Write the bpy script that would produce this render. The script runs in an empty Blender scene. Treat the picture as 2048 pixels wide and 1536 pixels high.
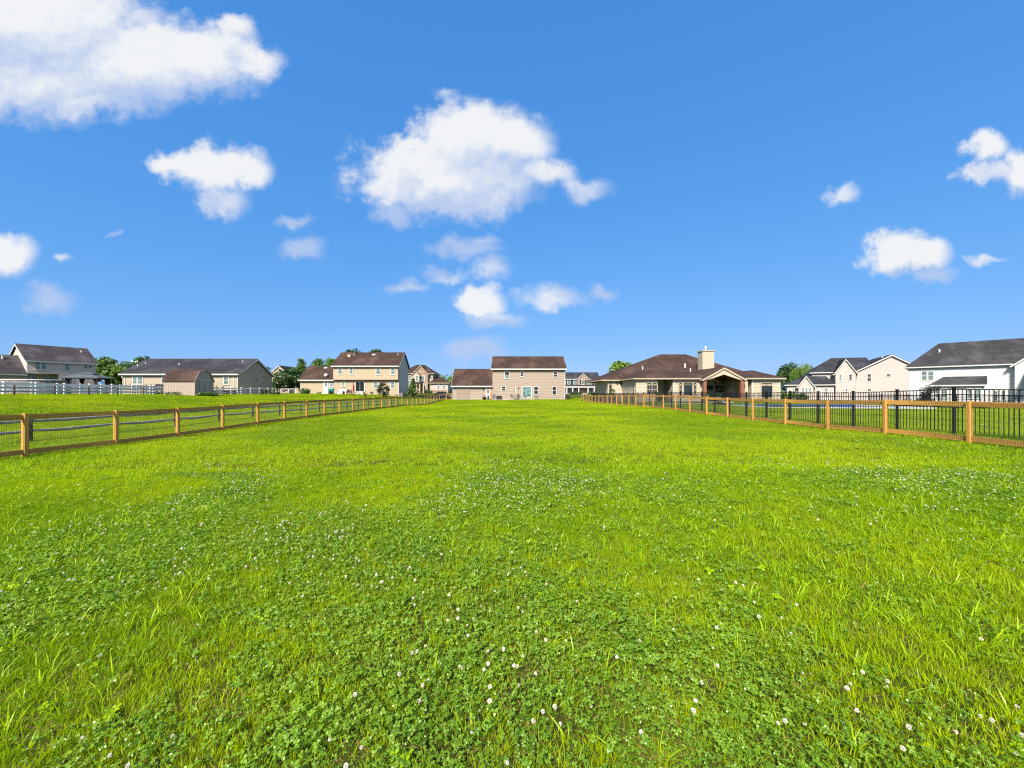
import bpy, math, random
import numpy as np
from mathutils import Vector, Matrix
random.seed(7); RNG = np.random.default_rng(11)
scene = bpy.context.scene
C = scene.collection
R = math.radians
# ------------------------------------------------------------------ camera
CAM_Z, HORIZON, FOCAL = 1.6, 786.0, 800.0          # eye height, horizon row and focal length of the 2048 px photograph
cam = bpy.data.cameras.new("camera"); cam_o = bpy.data.objects.new("camera", cam); C.objects.link(cam_o)
cam.sensor_width = 36; cam.lens = FOCAL/2048*36; cam.shift_y = (HORIZON-768)/2048
cam.clip_start = .05; cam.clip_end = 6000
cam_o.location = (0, 0, CAM_Z); cam_o.rotation_euler = (R(90), 0, 0)
scene.camera = cam_o
# ------------------------------------------------------------------ exposure and render settings
vs = scene.view_settings
vs.view_transform = 'Standard'; vs.look = 'None'; vs.gamma = 1; vs.use_curve_mapping = False; vs.exposure = 1.35
scene.render.engine = 'CYCLES'
cy = scene.cycles
cy.max_bounces = 5; cy.diffuse_bounces = 3; cy.glossy_bounces = 2; cy.transmission_bounces = 3; cy.transparent_max_bounces = 4
cy.caustics_reflective = False; cy.caustics_refractive = False
cy.use_adaptive_sampling = True; cy.adaptive_threshold = .01; cy.use_denoising = False; cy.pixel_filter_type = 'BLACKMAN_HARRIS'; cy.filter_width = 1.2; cy.denoiser = 'OPENIMAGEDENOISE'; cy.denoising_prefilter = 'ACCURATE'; cy.denoising_input_passes = 'RGB_ALBEDO_NORMAL'
cy.sample_clamp_indirect = 4
# ------------------------------------------------------------------ sun
SUN = Vector((-.26, -.71, .66)).normalized()        # towards the sun: behind the camera, to the left
SUN_EL = math.asin(SUN.z)
SUN_AZ = math.atan2(SUN.x, SUN.y)
sl = bpy.data.lights.new("sun", 'SUN'); sl.energy = 3.7; sl.angle = R(12.0); sl.color = (1, .93, .82)
so = bpy.data.objects.new("sun", sl); C.objects.link(so)
so.rotation_euler = (-SUN).to_track_quat('-Z', 'Y').to_euler(); so.location = (-30, -40, 60)

# ------------------------------------------------------------------ node helpers
class NT:
    def __init__(s, tree): s.t = tree; s.n = tree.nodes; s.l = tree.links
    def add(s, typ, **kw):
        n = s.n.new(typ)
        for k, v in kw.items(): setattr(n, k, v)
        return n
    def put(s, sock, v):
        if isinstance(v, bpy.types.NodeSocket): s.l.new(v, sock)
        else: sock.default_value = v
    def math(s, op, a, b=0., c=0., clamp=False):
        n = s.add('ShaderNodeMath', operation=op, use_clamp=clamp)
        for i, v in enumerate((a, b, c)): s.put(n.inputs[i], v)
        return n.outputs[0]
    def vmath(s, op, a, b=None, c=None, out=0):
        n = s.add('ShaderNodeVectorMath', operation=op)
        for i, v in enumerate((a, b, c)):
            if v is not None: s.put(n.inputs[i], v)
        return n.outputs['Value'] if out == 'v' else n.outputs[0]
    def noise(s, vec, scale, detail=4, rough=.55, dims='3D', lac=2.0):
        n = s.add('ShaderNodeTexNoise', noise_dimensions=dims)
        s.put(n.inputs['Vector'], vec); s.put(n.inputs['Scale'], scale); n.inputs['Detail'].default_value = detail
        n.inputs['Roughness'].default_value = rough; n.inputs['Lacunarity'].default_value = lac
        return n.outputs['Fac']
    def ramp(s, fac, stops):
        n = s.add('ShaderNodeValToRGB'); e = n.color_ramp.elements
        while len(e) < len(stops): e.new(.5)
        for i, (p, c) in enumerate(stops): e[i].position = p; e[i].color = (*c, 1) if len(c) == 3 else c
        s.put(n.inputs['Fac'], fac); return n.outputs['Color']
    def mix(s, fac, a, b, mode='MIX'):
        n = s.add('ShaderNodeMix', data_type='RGBA', blend_type=mode)
        s.put(n.inputs[0], fac); 
        for i, v in ((6, a), (7, b)): s.put(n.inputs[i], (*v, 1) if isinstance(v, tuple) and len(v) == 3 else v)
        return n.outputs[2]
    def maprange(s, v, a, b, c=0., d=1., kind='SMOOTHSTEP'):
        n = s.add('ShaderNodeMapRange', interpolation_type=kind)
        s.put(n.inputs['Value'], v); s.put(n.inputs['From Min'], a); s.put(n.inputs['From Max'], b)
        s.put(n.inputs['To Min'], c); s.put(n.inputs['To Max'], d); return n.outputs['Result']

# ------------------------------------------------------------------ sky with its cumulus clouds
w = bpy.data.worlds.new("World"); scene.world = w; w.use_nodes = True
T = NT(w.node_tree); T.n.clear()
out = T.add('ShaderNodeOutputWorld')
sky = T.add('ShaderNodeTexSky', sky_type='NISHITA')
sky.sun_disc = False; sky.sun_elevation = SUN_EL; sky.sun_rotation = SUN_AZ; sky.altitude = 100
sky.air_density = 1.0; sky.dust_density = .25; sky.ozone_density = 2.2
SKY_STRENGTH = .1
# the photograph's tonal compression of the sky: each channel of the physical sky through a power
sc_ = T.add('ShaderNodeSeparateColor'); T.put(sc_.inputs[0], sky.outputs[0]); cc_ = T.add('ShaderNodeCombineColor')
for i, (k, a, p) in enumerate(((.0967, .487, .75), (.1435, .563, .42), (.181, .916, .27))):
    T.put(cc_.inputs[i], T.math('MULTIPLY', T.math('POWER', T.math('MULTIPLY', sc_.outputs[i], k), p), a/(2**vs.exposure)/SKY_STRENGTH))
tint = cc_.outputs[0]
bg = T.add('ShaderNodeBackground'); T.put(bg.inputs['Color'], tint); bg.inputs['Strength'].default_value = SKY_STRENGTH
tc = T.add('ShaderNodeTexCoord'); D0 = tc.outputs['Generated']
sep = T.add('ShaderNodeSeparateXYZ'); T.put(sep.inputs[0], D0)
yy = T.math('MAXIMUM', sep.outputs[1], .05)
U = T.math('DIVIDE', sep.outputs[0], yy); V = T.math('DIVIDE', sep.outputs[2], yy)
cmb = T.add('ShaderNodeCombineXYZ'); T.put(cmb.inputs[0], U); T.put(cmb.inputs[1], V)
P = cmb.outputs[0]
# clouds: azimuth/elevation tangents, half width, half height, thickness
CL = [(60, 55, 250, 115, 1.0), (70, 150, 190, 95, .95), (260, 130, 200, 95, 1.0), (400, 120, 150, 72, .95), (495, 120, 105, 48, .8), (470, 60, 60, 38, .72), (160, 205, 170, 45, .7), (290, 40, 70, 40, .55),
      (430, 335, 120, 52, .86), (345, 332, 70, 30, .72), (500, 335, 60, 45, .75), (445, 395, 75, 55, .72),
      (935, 275, 115, 72, 1.05), (1020, 285, 85, 62, 1.0), (830, 290, 75, 38, .8), (900, 345, 190, 72, 1.05), (785, 385, 85, 36, .85), (1075, 345, 100, 45, .8), (1165, 375, 65, 30, .62), (930, 395, 175, 50, .8), (790, 420, 60, 28, .55),
      (600, 437, 45, 20, .42), (605, 495, 48, 28, .62), (15, 515, 68, 52, .9), (95, 602, 66, 36, .66), (122, 520, 26, 16, .45), (230, 472, 26, 11, .35),
      (935, 492, 90, 30, .55), (975, 540, 55, 40, .5), (885, 545, 75, 22, .45), (815, 570, 55, 18, .45), (970, 470, 45, 22, .42),
      (960, 606, 62, 38, .9), (985, 640, 80, 24, .66), (1110, 592, 90, 32, .58), (1205, 580, 50, 18, .45), (955, 702, 72, 26, .62),
      (1675, 395, 42, 20, .6), (1815, 505, 88, 48, .95), (1850, 490, 60, 34, .8), (1865, 550, 62, 26, .55), (1965, 514, 62, 14, .42),
      (1972, 288, 56, 46, .80), (1985, 350, 95, 40, .74), (2050, 345, 75, 58, .80), (2200, 420, 120, 60, .7), (2350, 300, 140, 80, .8), (-160, 330, 150, 70, .8), (-300, 520, 130, 60, .8)]
warp = T.noise(P, 5.5, 5, .6)
wv = T.vmath('SCALE', T.vmath('SUBTRACT', T.add('ShaderNodeTexNoise').outputs['Color'], (.5, .5, .5)))
wn = wv.node.inputs[0].links[0].from_node.inputs[0].links[0].from_node
T.put(wn.inputs['Vector'], P); wn.inputs['Scale'].default_value = 7.5; wn.inputs['Detail'].default_value = 7; wn.inputs['Roughness'].default_value = .62
wv.node.inputs['Scale'].default_value = .13
BIG = [c for c in CL if c[4] >= .7]; FAINT = [c[:4]+(c[4]+.28,) for c in CL if c[4] < .7]
def cloud_field(p, lst):
    acc = None
    for (cx, cyy, rx, ry, wt) in lst:
        c = ((cx-1024)/FOCAL, (HORIZON-cyy)/FOCAL); ir = (FOCAL/rx/1.12, FOCAL/ry/1.12)
        q = T.vmath('MULTIPLY_ADD', p, (ir[0], ir[1], 0), (-c[0]*ir[0], -c[1]*ir[1], 0))
        f = T.math('SUBTRACT', wt, T.vmath('LENGTH', q, out='v'))
        acc = f if acc is None else T.math('SMOOTH_MAX', acc, f, .22)
    return acc
PW = T.vmath('ADD', P, wv)
F1 = cloud_field(PW, BIG); FF = cloud_field(PW, FAINT)
F2 = cloud_field(T.vmath('ADD', PW, (-.012, .075, 0)), BIG)
fine = T.noise(P, 15, 9, .64)
Dn = T.math('MULTIPLY_ADD', T.math('SUBTRACT', fine, .5), .95, F1)
a_front = T.maprange(Dn, -.10, .46)
Df = T.math('MULTIPLY_ADD', T.math('SUBTRACT', fine, .5), 1.0, FF)
a_front = T.math('MAXIMUM', a_front, T.math('MULTIPLY', T.maprange(Df, -.14, .70), .80))
relief = T.math('SUBTRACT', F1, F2)
fine2 = T.noise(T.vmath('ADD', P, (-.012, .02, 0)), 15, 9, .64)
relief2 = T.math('MULTIPLY_ADD', T.math('SUBTRACT', fine, fine2), .9, relief)
# unseen rest of the dome: cumulus made denser to add white fill light
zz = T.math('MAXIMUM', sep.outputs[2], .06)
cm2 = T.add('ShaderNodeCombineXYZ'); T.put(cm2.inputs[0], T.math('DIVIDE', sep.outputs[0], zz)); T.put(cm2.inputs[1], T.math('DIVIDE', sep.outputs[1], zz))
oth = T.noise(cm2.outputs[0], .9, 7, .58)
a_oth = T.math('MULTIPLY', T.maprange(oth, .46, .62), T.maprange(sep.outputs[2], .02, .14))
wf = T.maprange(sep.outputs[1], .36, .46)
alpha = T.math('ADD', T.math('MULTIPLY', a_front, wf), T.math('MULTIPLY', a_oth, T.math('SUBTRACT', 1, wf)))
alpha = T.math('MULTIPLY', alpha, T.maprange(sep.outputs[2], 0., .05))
lit = T.maprange(relief2, -.36, .36, 0, 1, 'LINEAR')
ccol = T.mix(lit, (.54, .665, .93), (.97, .985, 1.0))
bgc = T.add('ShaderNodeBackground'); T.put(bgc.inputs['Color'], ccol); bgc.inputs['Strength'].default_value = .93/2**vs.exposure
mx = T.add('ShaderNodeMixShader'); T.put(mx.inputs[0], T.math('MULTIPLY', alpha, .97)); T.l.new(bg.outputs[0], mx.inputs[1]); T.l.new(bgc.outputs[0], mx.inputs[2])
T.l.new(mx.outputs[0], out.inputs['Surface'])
w.cycles.sampling_method = 'MANUAL'; w.cycles.sample_map_resolution = 512

# ------------------------------------------------------------------ mesh helpers
def tag(o, label=None, cat=None, group=None, kind=None):
    for k, v in (('label', label), ('category', cat), ('group', group), ('kind', kind)):
        if v: o[k] = v
    return o
def empty(name, loc, rz=0, **kw):
    o = bpy.data.objects.new(name, None); C.objects.link(o); o.location = loc; o.rotation_euler = (0, 0, rz); o.empty_display_size = .2
    return tag(o, **kw)
def link(name, me, parent=None, **kw):
    o = bpy.data.objects.new(name, me); C.objects.link(o); o.parent = parent
    return tag(o, **kw)
class MB:
    def __init__(s): s.v = []; s.f = []; s.m = []; s.mi = 0
    def face(s, pts):
        n = len(s.v); s.v += [tuple(p) for p in pts]; s.f.append(tuple(range(n, n+len(pts)))); s.m.append(s.mi); return s
    def poly8(s, p):
        n = len(s.v); s.v += [tuple(q) for q in p]
        for f in ((0, 3, 2, 1), (4, 5, 6, 7), (0, 1, 5, 4), (1, 2, 6, 5), (2, 3, 7, 6), (3, 0, 4, 7)): s.f.append(tuple(n+i for i in f)); s.m.append(s.mi)
        return s
    def box(s, x0, x1, y0, y1, z0, z1):
        return s.poly8([(x0, y0, z0), (x1, y0, z0), (x1, y1, z0), (x0, y1, z0), (x0, y0, z1), (x1, y0, z1), (x1, y1, z1), (x0, y1, z1)])
    def prism(s, poly, vec):
        n = len(s.v); k = len(poly); vec = Vector(vec)
        s.v += [tuple(p) for p in poly] + [tuple(Vector(p)+vec) for p in poly]
        s.f.append(tuple(n+i for i in reversed(range(k)))); s.f.append(tuple(n+k+i for i in range(k))); s.m += [s.mi]*2
        for i in range(k):
            j = (i+1) % k; s.f.append((n+i, n+j, n+k+j, n+k+i)); s.m.append(s.mi)
        return s
    def bar(s, a, b, wx, wz, up=(0, 0, 1)):
        a = Vector(a); b = Vector(b); d = (b-a).normalized(); up = Vector(up)
        sd = d.cross(up)
        if sd.length < 1e-4: sd = d.cross(Vector((0, 1, 0)))
        sd = sd.normalized()*wx/2; uu = sd.cross(d).normalized()*wz/2
        return s.poly8([a-sd-uu, a+sd-uu, a+sd+uu, a-sd+uu, b-sd-uu, b+sd-uu, b+sd+uu, b-sd+uu])
    def tube(s, pts, rad, n=6, cap=True):
        pts = [Vector(p) for p in pts]; base = len(s.v)
        if not isinstance(rad, (list, tuple)): rad = [rad]*len(pts)
        for i, p in enumerate(pts):
            d = (pts[min(i+1, len(pts)-1)]-pts[max(i-1, 0)]).normalized()
            a = d.orthogonal().normalized() if abs(d.z) < .99 else Vector((1, 0, 0)); b = d.cross(a).normalized(); a = b.cross(d)
            for k in range(n):
                t = 2*math.pi*k/n; s.v.append(tuple(p+(a*math.cos(t)+b*math.sin(t))*rad[i]))
        for i in range(len(pts)-1):
            for k in range(n):
                k2 = (k+1) % n; s.f.append((base+i*n+k, base+i*n+k2, base+(i+1)*n+k2, base+(i+1)*n+k)); s.m.append(s.mi)
        if cap:
            s.f.append(tuple(base+k for k in reversed(range(n)))); s.f.append(tuple(base+(len(pts)-1)*n+k for k in range(n))); s.m += [s.mi]*2
        return s
    def lathe(s, prof, n=12, c=(0, 0, 0), sx=1, sy=1):
        base = len(s.v)
        for r, z in prof:
            for k in range(n):
                t = 2*math.pi*k/n; s.v.append((c[0]+r*sx*math.cos(t), c[1]+r*sy*math.sin(t), c[2]+z))
        for i in range(len(prof)-1):
            for k in range(n):
                k2 = (k+1) % n; s.f.append((base+i*n+k, base+i*n+k2, base+(i+1)*n+k2, base+(i+1)*n+k)); s.m.append(s.mi)
        s.f.append(tuple(base+k for k in reversed(range(n)))); s.f.append(tuple(base+(len(prof)-1)*n+k for k in range(n))); s.m += [s.mi]*2
        return s
    def mesh(s, name, mats, smooth=False):
        me = bpy.data.meshes.new(name); me.from_pydata(s.v, [], s.f)
        for m in (mats if isinstance(mats, (list, tuple)) else [mats]): me.materials.append(m)
        if any(s.m): me.polygons.foreach_set('material_index', s.m)
        if smooth: me.polygons.foreach_set('use_smooth', [True]*len(me.polygons))
        me.update(); return me
    def build(s, name, mats, parent=None, smooth=False, loc=None, rz=0, bevel=0, **kw):
        o = link(name, s.mesh(name, mats, smooth), parent, **kw)
        if loc is not None: o.location = loc; o.rotation_euler = (0, 0, rz)
        if bevel:
            b = o.modifiers.new('bevel', 'BEVEL'); b.width = bevel; b.segments = 1; b.limit_method = 'ANGLE'
        return o
def quads_mesh(name, verts, faces_per, mats, nv=4):
    """verts (N*nv,3): N separate nv-gons"""
    me = bpy.data.meshes.new(name); n = len(verts)//nv
    me.vertices.add(len(verts)); me.vertices.foreach_set('co', np.asarray(verts, np.float32).ravel())
    me.loops.add(n*nv); me.loops.foreach_set('vertex_index', np.arange(n*nv, dtype=np.int32))
    me.polygons.add(n); me.polygons.foreach_set('loop_start', np.arange(0, n*nv, nv, dtype=np.int32))
    for m in (mats if isinstance(mats, (list, tuple)) else [mats]): me.materials.append(m)
    me.update(calc_edges=True); me.validate(); return me

# ------------------------------------------------------------------ materials
MATS = {}
def mat(name, col, rough=.7, var=.12, scale=6., spec=.3, metal=0., bump=0., stretch=(1, 1, 1), col2=None, detail=5, extra=None):
    if name in MATS: return MATS[name]
    m = bpy.data.materials.new(name); m.use_nodes = True; t = NT(m.node_tree); bs = t.n['Principled BSDF']
    tc = t.add('ShaderNodeTexCoord'); v = t.vmath('MULTIPLY', tc.outputs['Object'], tuple(stretch))
    nz = t.noise(v, scale, detail, .6)
    c2 = col2 if col2 else tuple(c*(1-var*2.2) for c in col)
    c1 = tuple(min(1, c*(1+var)) for c in col) if not col2 else col
    c = t.ramp(nz, [(.3, c2), (.7, c1)])
    if extra: c = extra(t, tc, c)
    t.put(bs.inputs['Base Color'], c); bs.inputs['Roughness'].default_value = rough; bs.inputs['Metallic'].default_value = metal
    bs.inputs['Specular IOR Level'].default_value = spec
    if bump:
        b = t.add('ShaderNodeBump'); b.inputs['Strength'].default_value = bump; b.inputs['Distance'].default_value = .02
        t.put(b.inputs['Height'], nz); t.l.new(b.outputs[0], bs.inputs['Normal'])
    MATS[name] = m; return m
def shingle_mat(name, a, b):
    def ex(t, tc, c):
        br = t.add('ShaderNodeTexBrick'); br.inputs['Scale'].default_value = 1.0
        mp = t.vmath('MULTIPLY', tc.outputs['Object'], (1, 1, 2.2)); sx = t.add('ShaderNodeSeparateXYZ'); t.put(sx.inputs[0], mp)
        cb = t.add('ShaderNodeCombineXYZ'); t.put(cb.inputs[0], t.math('ADD', sx.outputs[0], sx.outputs[1])); t.put(cb.inputs[1], sx.outputs[2])
        t.put(br.inputs['Vector'], cb.outputs[0]); br.inputs['Brick Width'].default_value = .45; br.inputs['Row Height'].default_value = .28; br.inputs['Mortar Size'].default_value = .012
        br.inputs['Color1'].default_value = (1, 1, 1, 1); br.inputs['Color2'].default_value = (.55, .55, .58, 1); br.inputs['Mortar'].default_value = (.4, .4, .4, 1)
        c = t.mix(.75, c, br.outputs['Color'], 'MULTIPLY')
        st = t.noise(t.vmath('MULTIPLY', tc.outputs['Object'], (1, 1, .25)), .45, 4, .6)
        return t.mix(t.maprange(st, .42, .7, 0, .45), c, tuple(min(1, q*1.7) for q in a))
    return mat(name, a, .95, col2=b, scale=9, spec=.1, extra=ex)
M = {}
M['roof_brown'] = shingle_mat('roof_brown', (.075, .046, .036), (.040, .026, .022))
M['roof_black'] = shingle_mat('roof_black', (.048, .048, .056), (.024, .024, .030))
M['roof_grey'] = shingle_mat('roof_grey', (.070, .062, .066), (.036, .032, .036))
M['roof_charcoal'] = shingle_mat('roof_charcoal', (.060, .058, .060), (.030, .030, .032))
for k, c in dict(tan=(.50, .395, .305), cream=(.62, .49, .32), beige=(.58, .48, .345), pale=(.86, .74, .62), white=(.92, .905, .88), pinkish=(.68, .59, .53), ivory=(.70, .60, .44), blush=(.44, .33, .235), greige=(.40, .33, .25), bluewhite=(.54, .58, .68), shed=(.58, .47, .375)).items():
    M[k] = mat('siding_'+k, tuple(q*.63 for q in c), .6, .05, 2.5)
M['trim'] = mat('trim_white', (.56, .54, .50), .45, .04, 3)
M['trimcream'] = mat('trim_cream', (.40, .33, .23), .5, .05, 3)
M['whitevinyl'] = mat('white_vinyl', (.78, .77, .78), .35, .03, 3)
M['brick'] = mat('red_brick', (.26, .10, .06), .9, col2=(.16, .07, .05), scale=14)
def stone_ex(t, tc, c):
    vo = t.add('ShaderNodeTexVoronoi'); vo.inputs['Scale'].default_value = 3.2; t.put(vo.inputs['Vector'], tc.outputs['Object'])
    return t.mix(.7, c, t.ramp(vo.outputs['Color'], [(.1, (.16, .10, .07)), (.5, (.30, .21, .15)), (.9, (.40, .33, .26))]))
M['stone'] = mat('field_stone', (.30, .21, .15), .9, scale=5, extra=stone_ex)
M['concrete'] = mat('concrete', (.42, .39, .35), .9, .12, 4)
M['deckpale'] = mat('pool_concrete', (.50, .48, .46), .85, .08, 3)
M['glass'] = mat('window_glass', (.018, .024, .026), .06, .2, 3, .6)
M['blind'] = mat('window_with_blind', (.16, .22, .21), .12, .35, 2.2, .55, stretch=(.4, .4, 3))
M['glassteal'] = mat('door_glass_teal', (.13, .235, .215), .1, .35, 2, .55)
M['black'] = mat('black_powder_coat', (.006, .006, .007), .4, .1, 8, .4)
M['dark'] = mat('dark_brown', (.030, .020, .018), .7, .3, 8)
M['shutter'] = mat('navy_shutter', (.012, .014, .030), .6)
M['doorbeige'] = mat('garage_door', (.28, .22, .165), .55, .03, 3)
def wood_ex(t, tc, c):
    geo = t.add('ShaderNodeNewGeometry'); oi = t.add('ShaderNodeObjectInfo')
    kn = t.noise(t.vmath('ADD', tc.outputs['Object'], t.vmath('SCALE', (3.1, 7.7, 1.9), None)), 7, 2)
    c = t.mix(t.maprange(kn, .66, .74, 0, .75), c, (.10, .042, .014))
    return t.mix(t.maprange(oi.outputs['Random'], 0, 1, 0, .35, 'LINEAR'), c, (.44, .20, .040))
M['cedar'] = mat('treated_pine', (.62, .335, .078), .75, col2=(.48, .235, .048), scale=5, stretch=(9, 9, 1.0), spec=.2, bump=.3, extra=wood_ex)
M['cedarrail'] = mat('treated_pine_rail_lightened', (.82, .43, .095), .75, col2=(.62, .295, .058), scale=5, stretch=(9, .9, 9), spec=.2, bump=.3, extra=wood_ex)  # same pine as the posts, lightened in colour for missing sun on rail faces
M['weathered'] = mat('weathered_grey_wood', (.50, .48, .44), .95, col2=(.12, .105, .09), scale=3.5, stretch=(6, 1.6, 6), bump=.6, spec=.1)
M['oldpost'] = mat('old_fence_post', (.22, .16, .12), .95, col2=(.055, .042, .034), scale=4, stretch=(6, 6, 1.2), bump=.6, spec=.1)
M['wire'] = mat('galvanised_wire', (.10, .095, .075), .55, .1, 8, .3, .3)
M['deckbrown'] = mat('deck_wood', (.13, .060, .040), .8, .2, 5)
M['stuccogrey'] = mat('grey_pool_wall', (.26, .23, .20), .9, .25, 3)
M['greycloth'] = mat('grey_canopy', (.085, .10, .115), .8, .08, 3)
M['teal'] = mat('teal_plastic', (.005, .20, .19), .4, .05)
M['red'] = mat('red_cloth', (.30, .012, .012), .8, .15, 5)
M['orange'] = mat('orange_cloth', (.75, .17, .06), .8, .1, 5)
M['terracotta'] = mat('terracotta', (.36, .10, .05), .8, .15)
M['wicker'] = mat('grey_wicker', (.17, .155, .15), .8, .25, 30)
M['bark'] = mat('bark', (.10, .070, .050), .95, .3, 9, stretch=(4, 4, 1), bump=.5)
M['carblue'] = mat('dark_blue_paint', (.010, .011, .035), .15, .02, 3, .6)
M['carwhite'] = mat('white_paint', (.65, .66, .68), .2, .02, 3, .6)
M['tyre'] = mat('tyre_rubber', (.012, .012, .012), .85)
M['silver'] = mat('silver_metal', (.5, .5, .52), .3, .05, 5, .5, .8)
M['timber'] = mat('stained_timber', (.16, .060, .022), .6, .3, 4, stretch=(1, 8, 1))
M['pinkflower'] = mat('pink_petals', (.55, .05, .12), .7, .1)
def water_mat():
    m = mat('pool_water', (.010, .055, .25), .06, .15, 2, .6); return m
M['water'] = water_mat()
M['mulch'] = mat('mulch', (.045, .028, .02), .95, .3, 9)

def leaf_mat(name, a, b, trans=.35, nscale=.8, gloss=.06, wide=None):
    """foliage: random from leaf to leaf and in broad natural patches"""
    m = bpy.data.materials.new(name); m.use_nodes = True; t = NT(m.node_tree); t.n.clear()
    o = t.add('ShaderNodeOutputMaterial'); geo = t.add('ShaderNodeNewGeometry'); oi = t.add('ShaderNodeObjectInfo')
    n1 = t.noise(geo.outputs['Position'], nscale, 3, .6)
    f = t.math('ADD', t.math('MULTIPLY', n1, .9), t.math('MULTIPLY', t.math('ADD', geo.outputs['Random Per Island'], oi.outputs['Random']), .28))
    c = t.ramp(f, [(.35, b), (.9, a)])
    if wide: c = wide(t, geo, oi, c)
    d = t.add('ShaderNodeBsdfDiffuse'); tr = t.add('ShaderNodeBsdfTranslucent'); g = t.add('ShaderNodeBsdfGlossy')
    t.put(d.inputs['Color'], c); t.put(tr.inputs['Color'], t.mix(1, c, (1.15, 1.1, .5), 'MULTIPLY')); g.inputs['Roughness'].default_value = .35; g.inputs['Color'].default_value = (.9, .95, .9, 1)
    m1 = t.add('ShaderNodeMixShader'); m1.inputs[0].default_value = trans; t.l.new(d.outputs[0], m1.inputs[1]); t.l.new(tr.outputs[0], m1.inputs[2])
    m2 = t.add('ShaderNodeMixShader'); m2.inputs[0].default_value = gloss; t.l.new(m1.outputs[0], m2.inputs[1]); t.l.new(g.outputs[0], m2.inputs[2])
    t.l.new(m2.outputs[0], o.inputs['Surface']); return m
def lawn_wide(t, geo, oi, c):
    # species patches: yellow-green fine grass against deeper green
    p = t.noise(geo.outputs['Position'], .16, 4, .6)
    c = t.mix(t.maprange(p, .40, .60, 0, .75), c, (.165, .305, .003))
    q = t.noise(t.vmath('MULTIPLY', geo.outputs['Position'], (.35, 1.3, 1)), .35, 3, .6)
    c = t.mix(t.maprange(q, .52, .72, 0, .38), c, (.44, .50, .012))
    dry = t.math('GREATER_THAN', t.math('FRACT', t.math('MULTIPLY', geo.outputs['Random Per Island'], 17.3)), .92)
    return t.mix(t.math('MULTIPLY', dry, .6), c, (.44, .37, .12))
M['blade'] = leaf_mat('grass_blade', (.40, .505, .003), (.235, .38, .003), .45, .5, .006, lawn_wide)
M['broad'] = leaf_mat('broad_grass_blade', (.38, .53, .008), (.25, .43, .008), .45, .6, .012)
M['clover'] = leaf_mat('clover_leaf', (.185, .315, .014), (.078, .185, .008), .30, 1.2, .03)
M['stemg'] = leaf_mat('green_stem', (.16, .26, .03), (.10, .17, .02), .2)
M['petal'] = mat('clover_petal', (.76, .72, .62), .8, .10, 60, .1)
M['petalold'] = mat('clover_petal_faded', (.40, .24, .12), .8, .2, 60, .1)
M['leafA'] = leaf_mat('tree_leaf_mid', (.105, .195, .022), (.038, .085, .012), .3, .35)
M['leafB'] = leaf_mat('tree_leaf_dark', (.050, .115, .022), (.018, .048, .012), .3, .4)
M['leafC'] = leaf_mat('tree_leaf_bright', (.165, .265, .022), (.07, .145, .014), .35, .35)
M['leafD'] = leaf_mat('shrub_leaf_burgundy', (.055, .055, .026), (.022, .018, .014), .2, 1.2)
M['leafE'] = leaf_mat('conifer_needle', (.105, .165, .030), (.030, .068, .018), .2, .9)
M['leafF'] = leaf_mat('blossom', (.62, .56, .32), (.38, .38, .16), .3, 1)
M['leafW'] = leaf_mat('woodland_leaf', (.11, .22, .026), (.035, .085, .014), .25, .06)

# ------------------------------------------------------------------ terrain
CP = [(0, 0, 1.55), (0, 8, 1.56), (0, 20, 1.55), (0, 35, 1.52), (0, 50, 1.46), (0, 62, 1.36), (0, 74, 1.22), (0, 84, 1.2), (-11, 75, 1.24), (10, 75, 1.22), (5, 66, 1.3),
      (12.45, 3, 1.38), (12.45, 10.9, 1.39), (12.45, 15.8, 1.46), (12.45, 20.7, 1.45), (12.45, 28, 1.38), (12.45, 35.6, 1.34), (12.45, 43, 1.39), (12.45, 53, 1.46), (12.45, 61, 1.53), (12.45, 71, 1.42),
      (-13, 3, 1.69), (-13, 10.7, 1.71), (-13, 15.5, 1.73), (-13, 20.4, 1.66), (-13, 27.7, 1.61), (-13, 37, 1.58), (-13, 46.8, 1.58), (-13, 56.4, 1.76), (-13, 61.2, 1.8), (-13, 66, 1.65), (-13, 70.3, 1.54), (-13, 73, 1.36),
      (-17.2, 12, 1.74), (-17.2, 20.4, 1.72), (-17.2, 32.8, 1.72), (-17.2, 42, 1.76), (-17.2, 51, 1.82), (-17.2, 61, 1.8),
      (-30, 12, 1.2), (-30, 25, 1.05), (-30, 40, 1.0), (-28, 55, .95),
      (-43.3, 15, .25), (-43.3, 34.8, .23), (-43.3, 47, .25), (-43.3, 60, .33), (-43.3, 69, .26), (-39, 49, .36), (-60, 36, .2), (-80, 40, .3), (-88, 76, .35), (-57, 72, .25), (-48, 80, .2),
      (-31, 80, .28), (-22, 79, .75), (-20, 86, .9), (-16, 84, 1.45), (-12, 92, 1.1), (-24, 108, .05), (-14, 110, .15), (20, 150, .4), (40, 150, .5),
      (13.7, 12.4, 1.28), (13.7, 20, 1.36), (13.7, 30, 1.34), (13.7, 45, 1.42), (20, 20, 1.42), (26, 30, 1.46), (30, 42, 1.4), (22, 50, 1.3), (20, 56, 1.15), (34, 56, 1.15), (50, 42, 1.65), (40, 25, 1.5), (70, 62, 1.7), (80, 85, 1.6), (60, 20, 1.6),
      (-140, 20, .6), (-140, 120, .4), (-60, 160, .2), (0, 190, .3), (120, 40, 1.8), (120, 140, 1.4), (60, 190, .6), (-100, -20, 1.2), (0, -20, 1.6), (90, -20, 1.6)]
_cp = np.array(CP, float); _n = len(_cp)
def _phi(r2): return np.where(r2 > 0, .5*r2*np.log(np.maximum(r2, 1e-12)), 0)
_A = np.zeros((_n+3, _n+3)); _d2 = ((_cp[:, None, :2]-_cp[None, :, :2])**2).sum(-1)/2500.
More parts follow.
